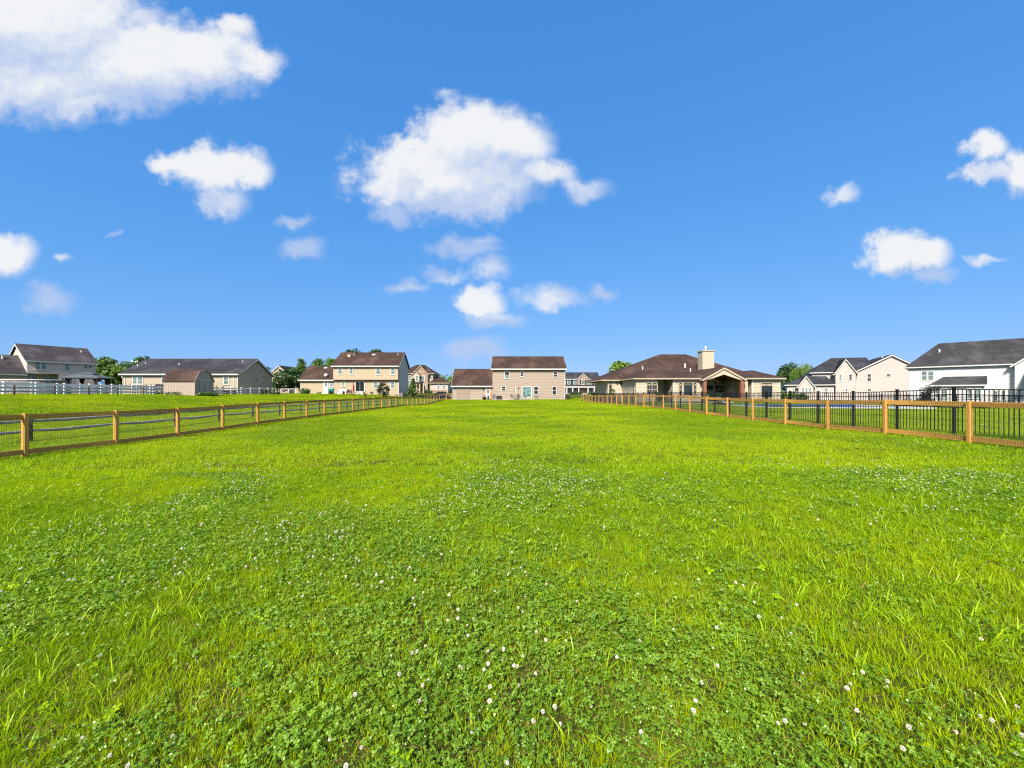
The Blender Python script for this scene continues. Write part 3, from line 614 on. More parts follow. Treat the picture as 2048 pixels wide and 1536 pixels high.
dx = h.rect(1163, 1168, 775.5, 786); h.part('door', MB().box(dx[0], dx[1], -.08, -.001, dx[2], dx[3]), 'shutter')

# ---- sprawling hip-roofed house on the right
FY = 54.; h = House('hip_roofed_house', 'sprawling cream house with brown hipped roof, chimney and open gabled porch', 'house', (0, FY), (1, 0), hz(803, FY))
B = h.base; ZE = hz(758, 53.6)-B
cx0, cx1 = at(1272, FY), at(1315, FY); dx0, dx1 = at(1345.6, FY), at(1405, FY); fx0, fx1 = at(1503, FY), at(1560.5, FY)
rec = 6.8; ax0 = at(1215.7, FY+rec)
h.wall(cx0, cx1, 0, 12, -.5, ZE, 'ivory'); h.siding(cx0, cx1, 0, .1, ZE, 'ivory'); h.siding(0, rec, cx0, .1, ZE, 'ivory', axis='y', side=-1)
h.wall(ax0, cx0-.01, rec, 16, -.5, ZE, 'ivory'); h.siding(ax0, cx0, rec, .1, ZE, 'ivory')
h.wall(cx1+.01, dx0-.01, 3, 12, -.5, ZE, 'ivory'); h.siding(cx1, dx0, 3, .1, ZE, 'ivory')
h.wall(dx0, dx1, 0, 12, -.5, ZE, 'ivory'); h.siding(dx0, dx1, 0, .1, ZE, 'ivory'); h.siding(0, 3, dx0, .1, ZE, 'ivory', axis='y', side=-1)
h.wall(dx1+.01, fx0+.5, 5.0, 12, -.5, ZE-.02, 'beige'); px1 = at(1483.7, FY)
h.wall(px1, fx0-.01, 2.4, 11.5, -.5, ZE, 'ivory'); h.siding(px1, fx0, 2.4, .1, ZE, 'ivory'); h.wall(fx0, fx1, 0, 12, -.5, ZE, 'ivory'); h.siding(fx0, fx1, 0, .1, ZE, 'ivory')
h.hip(13.9, 39.0, 6.8, 23, ZE, (24.4, 12, hz(710.3, 66)-B), (28.6, 12, hz(710.3, 66)-B), 'roof_brown', trim='trimcream')
h.hip(cx0, 26.6, 0, 12.5, ZE, (21.4, 6.2, hz(727.5, 60.2)-B), (21.4, 9, hz(727.5, 60.2)-B), 'roof_brown', trim='trimcream', zoff=.006)
h.hip(dx0, 26.0, -.03, 9, ZE, (24.2, 3.4, hz(739, 57.4)-B), (24.4, 6.5, hz(739, 57.4)-B), 'roof_brown', trim='trimcream', zoff=.012)
h.hip(fx0-1.2, fx1, -.02, 9, ZE, (34.6, 3.6, hz(742.5, 57.6)-B), (34.6, 6.5, hz(742.5, 57.6)-B), 'roof_brown', trim='trimcream', zoff=.018)
# covered porch
ga, gb = at(1406.5, 53), at(1489, 53); gk = (ga+gb)/2; zpk = hz(734.6, 53)-B; zpe = hz(759, 53)-B
h.gable(ga, gb, -1.1, 8, zpe, zpk-.12, 'roof_brown', along='y', oh=.1, rk=.06, trim='trimcream')
s_ = (zpk-.12-zpe)/((gb-ga)/2); gw = MB()
for sgn in (-1, 1):
    e = ga if sgn < 0 else gb; gw.prism([(e, -1.05, zpe-.12), (gk, -1.05, zpk-.2), (gk, -1.05, zpk-.95), (gk+sgn*(gb-ga)*.37, -1.05, zpe-.02)], (0, .18, 0))
h.part('porch_gable', gw, 'ivory'); h.part('porch_back_wall', MB().prism([(ga+.1, 4.6, -.5), (gb-.1, 4.6, -.5), (gb-.1, 4.6, zpe-.12), (gk, 4.6, zpk-.52), (ga+.1, 4.6, zpe-.12)], (0, .39, 0)), 'ivory')
cl_ = MB(); cl_.prism([(ga+.1, -.8, zpe-.1), (gk, -.8, zpk-.5), (gk, -.8, zpk-.42), (ga+.1, -.8, zpe-.02)], (0, 5.4, 0)).prism([(gk, -.8, zpk-.5), (gb-.1, -.8, zpe-.1), (gb-.1, -.8, zpe-.02), (gk, -.8, zpk-.42)], (0, 5.4, 0))
h.part('porch_ceiling', cl_, 'timber')
for q in (ga+.25, gb-.25): h.part('porch_column', MB().box(q-.2, q+.2, -1.0, -.6, -.4, zpe-.1), 'brick')
h.wall(at(1469.5, FY+3), px1+.3, -.2, 4.6, -.4, ZE+.2, 'ivory', 'porch_wall')
x0, x1, z0, z1 = h.rect(1411.5, 1426, 771, 779.5, 4.6); h.part('television', MB().box(x0, x1, 4.5, 4.598, z0, z1), 'black')
for a in ((1429.5, 1436.5, 770.5, 788), (1439, 1446.5, 770.5, 788)): h.win(*a, yy=4.6, glass='glass', trim='trimcream', t=.14, grid=(1, 0))
fx, d = h.hit(1430.6, 1.6); fz = hz(765, d)-B; fan = MB().lathe([(.02, .75), (.02, .1), (.13, .08), (.14, -.04), (.1, -.1), (.03, -.16)], 10, (fx, 1.6, fz))
fn = h.part('ceiling_fan', fan, 'dark')
for k in range(5): t = 2*math.pi*k/5+.3; MB().bar((fx+.12*math.cos(t), 1.6+.12*math.sin(t), fz), (fx+.75*math.cos(t), 1.6+.75*math.sin(t), fz+.01), .14, .015).build('fan_blade', M['timber'], fn)
for (p0, p1, q0, q1, yv, gr) in ((1294, 1303, 770.5, 787.5, 0, (1, 0)), (1305.5, 1313.4, 770.5, 787.5, 0, (1, 0)), (1358.4, 1363.4, 770.5, 788.5, 0, (1, 0)), (1387.4, 1392, 770.5, 788.5, 0, (1, 0)), (1218.3, 1223, 770, 786, rec, (0, 0)), (1498, 1503, 770.5, 788, 2.4, (0, 0)), (1333.5, 1343, 770.5, 788, 3, (1, 1))):
    h.win(p0, p1, q0, q1, yy=yv, glass='glass', trim='trimcream', grid=gr, t=.12); h.win(p0, p1, 765.6, 768, yy=yv, glass='glass', trim='trimcream', rail=False, t=.09, sill=False)
for px in (1262.6, 1267.4):
    s = lambda p: (cx0*FOCAL/(p-1024))-FY
    a, b = sorted((s(px-1.6), s(px+1.6))); h.window(a, b, hz(788, FY+(a+b)/2)-B, hz(771, FY+(a+b)/2)-B, cx0, axis='y', side=-1, glass='blind', trim='trimcream')
h.win(1367.3, 1384, 770, 790, glass='glass', rail=False, trim='trimcream', t=.14, name='sliding_door', sill=False); h.win(1367.3, 1384, 765.6, 768, glass='glass', rail=False, grid=(3, 0), trim='trimcream', t=.09, sill=False)
h.win(1522.5, 1532.2, 771.5, 795, glass='glass', rail=False, trim='trimcream', t=.12, name='french_door', sill=False); h.win(1534, 1543.8, 771.5, 795, glass='glass', rail=False, trim='trimcream', t=.12, name='french_door', sill=False); h.win(1522.5, 1543.8, 766, 768.6, glass='glass', rail=False, grid=(4, 0), trim='trimcream', t=.09, sill=False)
for px in (1234, 1240): wall_lamp(h, px, 766.5, rec)
chx0, chx1 = at(1405, 60), at(1428.4, 60); cz1, cz0 = hz(702.6, 60)-B, hz(741, 60)-B
ch = h.part('chimney', MB().box(chx0, chx1, 6, 7.5, cz0-.8, cz1), 'ivory'); MB().box(chx0-.1, chx1+.1, 5.9, 7.6, cz1, cz1+.16).build('chimney_cap', M['trimcream'], ch); MB().lathe([(.12, 0), (.12, .45), (.2, .47), (.2, .62), (.05, .7)], 10, (chx0+.8, 6.7, cz1+.15)).build('flue_cap', M['trim'], ch)
for p in ((1285.3, 733, 738, 4.5, .09), (1370, 727, 733, 7.0, .13), (1380.8, 737, 741, 5.2, .1)): h.flue(*p[:4], p[4], flare=False)
h.downspout(dx1-.1, 0, 0, ZE); h.downspout(fx1-.08, 0, 0, ZE); h.downspout(fx0+.1, 0, 0, ZE); h.downspout(dx0+.1, 0, 0, ZE)
x, d = h.hit(1487.5, 2.3); h.part('wall_plaque', MB().lathe([(.04, -.26), (.16, -.14), (.17, .12), (.05, .26)], 10, (x, 2.33, hz(778, d)-B), 1, .3), 'dark')
HIP = h

# ---- pale house with two gables
h = House('twin_gabled_house', 'pinkish-white house with two front gables, willow tree behind it', 'house', (at(1712, 85), 85), (7.3, -4.), hz(802, 85))
L = h.x(1819); zl, zr2 = h.z(1720, 741, 0), h.z(1819, 727, 0); mx_, dpk = h.hit(1783, 0); zp = hz(710.5, dpk)-h.base; zl = h.z(1712.6, 743, 0)
h.gable_wall(0, L, 0, 12, -1, zl, zp, 'pinkish', along='y', mid=mx_, z2=zr2); h.siding(0, L, 0, 0, zp-.1, 'pinkish', fa=lambda z: 0 if z < zl else (z-zl)/(zp-zl)*mx_, fb=lambda z: L if z < zr2 else L-(z-zr2)/(zp-zr2)*(L-mx_))
h.gable(0, L, 0, 12, zl, zp, 'roof_black', along='y', mid=mx_, z2=zr2, oh=.45, rk=.35)
yb = -1.2; a, b = h.x(1671, yb), h.x(1711.5, yb); pe = h.z(1690, 744, yb); pk = h.z(1687.5, 719, yb); h.gable_wall(a, b, yb, 6, -1, pe, pk, 'pinkish', along='y'); h.siding(a, b, yb, 0, pk-.1, 'pinkish', fa=lambda z: a if z < pe else a+(z-pe)/(pk-pe)*(b-a)/2, fb=lambda z: b if z < pe else b-(z-pe)/(pk-pe)*(b-a)/2)
h.gable(a, b, yb, 7, pe, pk, 'roof_black', along='y', oh=.35, rk=.3)
yc = .8; c0 = h.x(1624, yc); ze = h.z(1645, 746, yc); h.wall(c0, a+1.5, yc, 10, -1, ze, 'pinkish'); h.hip(c0, 3.5, yc, 11, ze, (a+.5, 6, hz(717.5, 92)-h.base), (3, 6, hz(717, 90)-h.base), 'roof_black')
yd = -3.5; d0, d1 = h.x(1574, yd), h.x(1668, yd); ze = h.z(1620, 770.5, yd); h.wall(d0, d1, yd, 6, -1, ze, 'pinkish'); h.siding(d0, d1, yd, 0, ze, 'pinkish'); h.hip(d0, d1, yd, 6, ze, (h.x(1612, 1), 1.2, hz(752, 90)-h.base), (h.x(1650, 1), 1.2, hz(752, 88)-h.base), 'roof_black')
ye = yd-.9; e0, e1 = h.x(1597, ye), h.x(1627, ye); pe = h.z(1612, 771, ye); pk = h.z(1610, 753, ye); h.gable_wall(e0, e1, ye, 2, -1, pe, pk, 'pinkish', along='y'); h.gable(e0, e1, ye, 3, pe, pk, 'roof_black', along='y', oh=.3)
for (p0, p1, q0, q1, yv, gr) in ((1734.8, 1741.5, 748.5, 762.3, 0, (1, 2)), (1735.5, 1741.5, 777.5, 783, 0, (1, 0)), (1678.8, 1682.8, 749.5, 760.5, yb, (0, 0)), (1698.6, 1703.2, 749, 759.5, yb, (0, 0)), (1686.5, 1688.6, 777.5, 783, yb, (0, 0)), (1691.5, 1693.8, 777.5, 783, yb, (0, 0)), (1604.3, 1607.8, 776.5, 785, ye, (0, 0)), (1611.3, 1614.8, 776.5, 785, ye, (0, 0)), (1618.3, 1621.8, 776.5, 785, ye, (0, 0)), (1649, 1655, 777, 789, yd, (1, 2)), (1585, 1587.5, 776, 783.5, yd, (0, 0))): h.win(p0, p1, q0, q1, yy=yv, glass='glass' if p0 > 1690 else 'blind', grid=gr)
h.win(1773, 1780.6, 748.3, 751.8, glass='glass', rail=False, grid=(2, 0), t=.07)
dd = h.rect(1637, 1643, 776, 790, yd); h.part('door', MB().box(dd[0], dd[1], yd-.07, yd-.001, dd[2], dd[3]), 'trim')
h.flue(1655.6, 734.5, 741.5, 3.0, .2); h.flue(1765, 712, 716, 1.6, .1, flare=False); h.downspout(.1, 0, 0, zl); h.downspout(a+.08, yb, 0, pe)

# ---- white house at the right edge
h = House('white_house', 'white two-storey house with charcoal roof and sunroom at the right edge', 'house', (at(1816, 67), 67), (7.4, -8.7), hz(812, 67)-.4)
L = h.x(2029); Dp = 10; ZE = h.z(1816, 736.3, 0); ZR = 8.25+CAM_Z-h.base
h.wall(0, L+8, 0, Dp, -1, ZE, 'white'); h.siding(0, L, 0, 0, ZE, 'white'); h.hip(0, L+9, 0, Dp, ZE, (3.3, 5, ZR), (L+6, 5, ZR), 'roof_charcoal', oh=.4)
h.gable_wall(L, L+8, -.9, 6, -1, ZE, ZR-.4, 'white', along='y'); h.gable(L, L+8, -.9, 6, ZE, ZR-.4, 'roof_charcoal', along='y'); h.siding(L, L+8, -.9, 0, ZE, 'white')
for a in ((1843.6, 1853.2, 743, 759.5), (1856.6, 1866.4, 743, 759.5)): h.win(*a, glass='blind', t=.1)
ys = -3.6; s0, s1 = h.x(1856, ys), h.x(1975, ys); se = h.z(1910, 771.5, ys); st = h.z(1945, 754.5, 0); t0, t1 = h.x(1887, 0), h.x(2015, 0)
h.wall(s0+.3, s1-.3, ys+.3, -.02, -1, se-.02, 'white', 'sunroom_wall'); r = MB(); th = Vector((0, 0, .15)); q = [Vector((s0, ys, se)), Vector((s1, ys, se)), Vector((s1, -.03, st)), Vector((t0, -.03, st)), Vector((s0, -.03, se))]
for f in ((0, 1, 2, 3), (0, 3, 4)): r.face([q[i]+th for i in f]); r.face([q[i] for i in reversed(f)])
for i, j in ((0, 1), (1, 2), (4, 0)): r.face([q[i], q[j], q[j]+th, q[i]+th])
rf = h.part('sunroom_roof', r, 'roof_charcoal'); MB().box(s0-.1, s1+.1, ys-.12, ys-.004, se-.06, se+.13).build('gutter', M['trim'], rf); MB().prism([(s1, ys, se-.1), (s1, -.03, st-.1), (s1, -.03, st+.13), (s1, ys, se+.13)], (.06, 0, 0)).build('rake_board', M['trim'], rf)
h.part('sunroom_end', MB().prism([(s1-.3, ys+.3, se-.03), (s1-.3, -.03, se-.03), (s1-.3, -.03, st-.05)], (.12, 0, 0)), 'white')
for p in ((1871, 1880, 779, 795), (1884.5, 1893.5, 779, 795), (1935, 1944, 778, 795), (1952, 1960, 778, 795)): h.win(*p, yy=ys+.3, glass='blind', t=.12)
h.flue(1962, 714.5, 729, 1.6, .2); h.flue(1878.7, 698.5, 702.5, 2.9, .12, flare=False); h.downspout(L-1.0, 0, 0, ZE); h.downspout(.1, 0, 0, ZE)
for p in ((1988, 1995, 782, 800), (2003, 2010, 782, 800)): h.win(*p, glass='blind', t=.12)
wx = h.x(2040, ys); h.part('porch_roof', MB().prism([(L+1, -3.6, se+.2), (L+1, -.93, se+2.1), (L+1, -.93, se+2.25), (L+1, -3.6, se+.35)], (7, 0, 0)), 'roof_charcoal')

# ------------------------------------------------------------------ garden shed
h = House('garden_shed', 'tan garden shed with brown gambrel roof standing on the left lawn', 'shed', (at(327.5, 49), 49), (1, 0), hz(792, 49)-.04)
X1 = h.x(389.5); Dp = 3.05; ze = h.z(360, 760, 0); zb = hz(744.5, 49.9)-h.base; zp = hz(740, 50.5)-h.base
prof = [(0, ze), (.62, zb), (Dp/2, zp), (Dp-.62, zb), (Dp, ze)]
h.part('wall', MB().prism([(0, 0, -.3)]+[(0, y, z) for y, z in prof]+[(0, Dp, -.3)], (X1, 0, 0)), 'shed')
k = MB(); n = 20
for i in range(n+1): x = X1*i/n; k.box(x-.012, x+.012, -.016, 0, 0, ze-.02)
for i in range(14): y = Dp*i/13; k.box(X1, X1+.016, y-.012, y+.012, 0, ze)
b_ = h.part('batten', k, 'shed'); b_['kind'] = 'stuff'
rp = [(-.16, ze-.22)]+prof[:]+[(Dp+.16, ze-.22)]
for i in range(4): 
    (ya, za), (yb2, zb2) = rp[i if i == 0 else i+0], rp[i+1]
r = MB(); seq = [(-.14, ze-.20), (.62, zb), (Dp/2, zp), (Dp-.62, zb), (Dp+.14, ze-.20)]
for (ya, za), (yb2, zb2) in zip(seq[:-1], seq[1:]): r.prism([(-.12, ya, za+.02), (-.12, yb2, zb2+.02), (-.12, yb2, zb2+.09), (-.12, ya, za+.09)], (X1+.2, 0, 0))
rf = h.part('roof', r, 'roof_brown'); k = MB()
for (ya, za), (yb2, zb2) in zip(seq[:-1], seq[1:]): k.prism([(X1+.082, ya, za-.06), (X1+.082, yb2, zb2-.06), (X1+.082, yb2, zb2+.08), (X1+.082, ya, za+.08)], (.03, 0, 0))
k.build('rake_board', M['shed'], rf)
dd = MB()
dd.box(X1+.017, X1+.05, .75, 1.5, .08, ze-.05).box(X1+.017, X1+.05, 1.53, 2.3, .08, ze-.05)
dr = h.part('door', dd, 'shed'); MB().box(X1+.02, X1+.06, .66, 2.4, ze-.04, ze+.05).build('door_header', M['trim'], dr); MB().box(X1+.05, X1+.09, 1.56, 1.62, .95, 1.1).build('handle', M['black'], dr)
h.part('corner_board', MB().box(X1-.02, X1+.025, -.03, .05, 0, ze-.02).box(X1-.02, X1+.025, Dp-.05, Dp+.03, 0, ze-.02), 'trimcream')

# ------------------------------------------------------------------ fences
def part_of(mb, name, m, root, **kw): return mb.build(name, m, root, **kw)
def wood_fence(label, X, zs, inner):
    """post-and-board fence with welded wire; inner = side the wire is on (towards the lawn)"""
    pts = [(X+random.uniform(-.02, .02), z) for z in zs] if isinstance(X, float) else X
    root = empty('board_fence', (pts[0][0], pts[0][1], G(*pts[0])), label=label, cat='fence'); o = Vector(root.location)
    pm = MB().box(-.047, .047, -.047, .047, -.3, 1.16).mesh('post', M['cedar'])
    base = [Vector((x, y, G(x, y)+random.uniform(-.012, .012))) for x, y in pts]
    L = 2.44; wm = MB()
    for i in range(1, 48): q = L*i/48; wm.bar((0, q, .10), (0, q, 1.13), .0032, .0032)
    for i in range(21): z = .10+1.03*i/20; wm.bar((0, 0, z), (0, L, z), .0032, .0032)
    wm = wm.mesh('wire_mesh', M['wire'])
    for i, b in enumerate(base):
        p = link('post', pm, root); p.location = b-o; p.rotation_euler = (random.uniform(-.012, .012), random.uniform(-.012, .012), random.uniform(-.03, .03)); p.scale.z = random.uniform(.995, 1.015)
    for a, b in zip(base[:-1], base[1:]):
        d = (b-a); side = Vector((inner, 0, 0)); off = side*-.012
        for z in (1.075, .135):
            j = random.uniform(-.008, .008); e = d.normalized()*.049
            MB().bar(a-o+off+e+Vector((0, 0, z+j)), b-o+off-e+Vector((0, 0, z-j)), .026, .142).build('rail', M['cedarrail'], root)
        k = link('wire_mesh', wm, root, kind='stuff'); k.location = a-o+side*.006; yaw = math.atan2(-d.x, d.y); k.rotation_euler = (0, 0, yaw)
        k.matrix_local = Matrix.Translation(a-o+side*.006) @ Matrix(((1, d.x/L, 0, 0), (0, d.y/L, 0, 0), (0, d.z/L, 1, 0), (0, 0, 0, 1)))
    return root
lz = [3.37+2.44*i for i in range(29)]
lf = [(-13+random.uniform(-.02, .02), z) for z in lz]+[(-12.1, 73.6), (-11.35, 74.7)]
wood_fence('new orange-brown board and wire fence along the left of the lawn', lf, None, 1)
rz_ = [3.58+2.44*i for i in range(29)]
wood_fence('new orange-brown board and wire fence in front of the black railing', [(12.45+random.uniform(-.02, .02), z) for z in rz_], None, -1)
def split_rail(label, X, zs, ht=.92, twist=.05):
    root = empty('split_rail_fence', (X, zs[0], G(X, zs[0])), label=label, cat='fence'); o = Vector(root.location)
    base = [Vector((X+random.uniform(-.04, .04), z, G(X, z))) for z in zs]
    for b in base:
        rr = random.uniform(.06, .08); q = b-o; tilt = Vector((random.uniform(-.03, .03), random.uniform(-.03, .03), 0)); mb = MB()
        mb.tube([q+Vector((0, 0, -.3)), q+Vector((0, 0, .3)), q+tilt*.5+Vector((0, 0, ht-.05)), q+tilt+Vector((0, 0, ht))], [rr*1.1, rr, rr*.95, rr*.6], 6); mb.build('post', M['oldpost'], root)
    for a, b in zip(base[:-1], base[1:]):
        for z in (.40, .76):
            p = []; 
            for t in (-.03, .15, .4, .65, .85, 1.03): p.append((a-o).lerp(b-o, t)+Vector((random.uniform(-.015, .015), 0, z-.035*math.sin(math.pi*max(0, min(1, t)))+random.uniform(-.012, .012))))
            MB().tube(p, [.03, .052, .06, .058, .05, .028], 5).build('rail', M['weathered'], root)
split_rail('weathered grey split-rail fence just behind the left board fence', -17.2, [14.3-3.05+3.05*i for i in range(17)])
split_rail('brown two-rail fence in front of the white vinyl fence', -43.3, [31.75+3.05*i for i in range(15)], .96)
def vinyl(label, X, zs, ht=1.2, rails=(.34, .68, 1.04), w=.13):
    root = empty('vinyl_fence', (X, zs[0], G(X, zs[0])), label=label, cat='fence'); o = Vector(root.location); base = [Vector((X, z, G(X, z))) for z in zs]
    pm = MB().box(-w/2, w/2, -w/2, w/2, -.2, ht-.06).box(-w/2-.02, w/2+.02, -w/2-.02, w/2+.02, ht-.06, ht-.02).prism([(-w/2-.01, -w/2-.01, ht-.02), (w/2+.01, -w/2-.01, ht-.02), (w/2+.01, w/2+.01, ht-.02), (-w/2-.01, w/2+.01, ht-.02)], (0, 0, .03)).mesh('post', M['whitevinyl'])
    for b in base: p = link('post', pm, root); p.location = b-o
    for a, b in zip(base[:-1], base[1:]):
        e = (b-a).normalized()*(w/2+.002)
        for z in rails: MB().bar(a-o+e+Vector((0, 0, z)), b-o-e+Vector((0, 0, z)), .045, .19).build('rail', M['whitevinyl'], root)
vinyl('white three-rail vinyl fence running from left edge past the shed', -46., [33.8+2.44*i for i in range(19)])
vinyl('second white vinyl fence farther back beside the gazebo', -52., [36+2.44*i for i in range(14)], 1.3)
def black_fence(label, X, zs, hmax, keep, ptop=1.45):
    root = empty('black_railing', (X, zs[0], G(X, zs[0])), label=label, cat='fence'); o = Vector(root.location); base = [Vector((X, z, G(X, z))) for z in zs]
    pm = MB().box(-.032, .032, -.032, .032, -.2, ptop).box(-.040, .040, -.040, .040, ptop, ptop+.025).mesh('post', M['black'])
    km = MB().box(-.0085, .0085, -.0085, .0085, .10, ptop-.06).mesh('picket', M['black'])
    n = 0; far = MB()
    for b in base: p = link('post', pm, root); p.location = b-o
    for a, b in zip(base[:-1], base[1:]):
        d = b-a
        for z in (ptop-.05, ptop-.21, ptop-.45): e = d.normalized()*.033; MB().bar(a-o+e+Vector((0, 0, z)), b-o-e+Vector((0, 0, z)), .026, .03).build('rail', M['black'], root)
        for i in range(1, 16):
            q = a-o+d*(i/16)
            if n < keep: p = link('picket', km, root); p.location = q; n += 1
            else: far.box(q.x-.0085, q.x+.0085, q.y-.0085, q.y+.0085, q.z+.10, q.z+ptop-.06)
    if far.v: far.build('picket', M['black'], root, kind='stuff')
z_first = 12.4-1.83*2
black_fence('black metal picket railing enclosing the pool yard behind the wooden fence', 13.7, [z_first+1.83*i for i in range(34)], 1.45, 300)
black_fence('distant black metal railing at the foot of the white house', 50., [34+1.83*i for i in range(13)], 1.35, 0, 1.35)

# ------------------------------------------------------------------ foliage
def leaf_cloud(centres, radii, n, size, up=.4, squash=1.0, seed=0):
    g = np.random.default_rng(seed); k = len(centres); pick = g.integers(0, k, n)
    d = g.normal(size=(n, 3)); d /= np.linalg.norm(d, axis=1)[:, None]
    rad = radii[pick]*(g.random(n)**.45); p = centres[pick]+d*rad[:, None]*np.array([1, 1, squash])
    nrm = d*.7+g.normal(size=(n, 3))*.6; nrm[:, 2] += up; nrm /= np.linalg.norm(nrm, axis=1)[:, None]
    a = np.cross(nrm, g.normal(size=(n, 3))); a /= np.linalg.norm(a, axis=1)[:, None]+1e-9; b = np.cross(nrm, a)
    s = size*(.6+.8*g.random(n)); l = s[:, None]*.5
    return np.stack([p-a*l, p+b*l*.62, p+a*l, p-b*l*.62], 1).reshape(-1, 3)
def tree(name, label, px, d, top, basey, hw, leaf='leafA', cat='tree', n=2600, clumps=34, size=None, trunk=.3, shape='round', group=None, seed=1, extra=None, zb=None):
    x = at(px, d); zg = G(x, d) if zb is None else zb; H = hz(top, d)-zg; rx = hw*d/FOCAL
    root = empty(name, (x, d, zg), label=label, cat=cat, group=group); g = np.random.default_rng(seed)
    size = size or max(.10, rx*.16)
    c = []; r = []
    for i in range(clumps):
        t = g.random(); th = g.random()*2*math.pi
        if shape == 'cone': z = H*(.06+.88*t**1.3); R_ = rx*(1-z/H)*.85+.03; rr = R_*(.5+.3*g.random()); q = R_*.62*g.random()**.5; cl = H*.09
        elif shape == 'ball': ph = math.acos(1-2*t); z = H*.5+H*.34*math.cos(ph); q = rx*.66*math.sin(ph); cl = H*.16; rr = rx*.34
        elif shape == 'vase': z = H*(.3+.6*t); q = rx*(.25+.55*t)*g.random()**.5; rr = rx*.3; cl = rr
        else:
            ph = math.acos(1-1.75*t); z = H*(trunk+(1-trunk)*.46)+H*(1-trunk)*.40*math.cos(ph); q = rx*.74*math.sin(ph)*(.55+.45*g.random()); rr = rx*(.26+.18*g.random())
        c.append((q*math.cos(th), q*math.sin(th), z)); r.append(rr)
    c = np.array(c); r = np.array(r); rr = np.minimum(r, np.maximum(.06, c[:, 2]*.9))
    v = leaf_cloud(c, rr, n, size, seed=seed)
    kz = H/np.quantile(v[:, 2], .998); kr = min(1.5, rx/np.quantile(np.abs(v[:, 0]), .99)); sc3 = np.array([kr, kr, kz]); v = v*sc3; c = c*sc3; v[:, 2] = np.maximum(v[:, 2], .03)
    link('crown', quads_mesh('crown', v, 4, M[leaf]), root)
    if extra: v = leaf_cloud(c[:len(c)//2], r[:len(c)//2]*1.05, n//3, size*.8, seed=seed+5); link('blossom', quads_mesh('blossom', v, 4, M[extra]), root)
    tr = max(.025, rx*.07); mb = MB(); hh = H*(.55 if shape != 'ball' else .4)
    mb.tube([(0, 0, -.2), (.02*H*.1, 0, hh*.5), (0, .02, hh)], [tr*1.3, tr, tr*.5], 7)
    for i in range(0, clumps, max(1, clumps//7)): mb.tube([(0, 0, hh*(.45+.5*g.random())), tuple(c[i]*np.array([.5, .5, .85])), tuple(c[i])], [tr*.5, tr*.3, tr*.12], 5)
    mb.build('trunk', M['bark'], root); return root
TREES = [
 ('deciduous_tree', 'leafy green tree between the pale house and ranch house', 212, 96, 715, 780, 30, 'leafA', dict(n=4200, trunk=.12, clumps=44)),
 ('deciduous_tree', 'smaller bright green tree touching the ranch house roof end', 247, 92, 723, 780, 22, 'leafC', dict(n=3000, trunk=.15)),
 ('deciduous_tree', 'tree top showing over the left end of the ranch roof', 288, 102, 713, 780, 22, 'leafA', dict(n=2600, trunk=.3)),
 ('deciduous_tree', 'dark tree top between the ranch house and yellow gable', 533, 120, 733, 780, 12, 'leafB', dict(n=1800)),
 ('deciduous_tree', 'tall tree rising left of the cream house garage wing', 603, 104, 717, 780, 15, 'leafA', dict(n=3200, trunk=.18)),
 ('deciduous_tree', 'broad dark green tree beside the cream garage wing', 583, 92, 738, 788, 27, 'leafB', dict(n=4200, trunk=.06, clumps=44)),
 ('flowering_tree', 'tree with pale cream blossom beside the ranch house gable', 560, 88, 743, 788, 17, 'leafB', dict(n=2200, trunk=.08, extra='leafF')),
 ('deciduous_tree', 'green tree over the middle of the cream garage roof', 640, 112, 718, 780, 20, 'leafA', dict(n=3000)),
 ('deciduous_tree', 'bright tree where the garage roof meets the taller cream roof', 664, 114, 716, 780, 17, 'leafC', dict(n=2600)),
 ('deciduous_tree', 'dark tree crown above the left part of the cream house ridge', 708, 124, 697.5, 780, 22, 'leafB', dict(n=3000)),
 ('deciduous_tree', 'brownish-green tree crown above the middle of the cream house ridge', 754, 126, 698.5, 780, 18, 'leafA', dict(n=2600)),
 ('conifer_tree', 'narrow conifer beside the grey end wall of the cream house', 826, 80, 757, 795, 12.5, 'leafE', dict(n=3600, shape='cone', clumps=50, size=.22)),
 ('deciduous_tree', 'dark tree at the corner beyond the white colonial house', 1206, 122, 757, 790, 9, 'leafB', dict(n=2200, trunk=.05)),
 ('pear_tree', 'rounded bright green tree behind the left slope of the hipped roof', 1247, 96, 723.5, 780, 33, 'leafC', dict(n=5200, clumps=60, trunk=.1)),
 ('willow_tree', 'large dark tree left half of the willow clump beyond the pool', 1583, 110, 727, 780, 26, 'leafB', dict(n=4200, trunk=.05, clumps=50)),
 ('deciduous_tree', 'small dark tree at the right end of the hipped house', 1558, 104, 747, 785, 11, 'leafB', dict(n=1800, trunk=.05)),
]
for i, (nm, lb, px, d, top, bs, hw, lf_, kw) in enumerate(TREES): tree(nm, lb, px, d, top, bs, hw, lf_, seed=20+i, **kw)
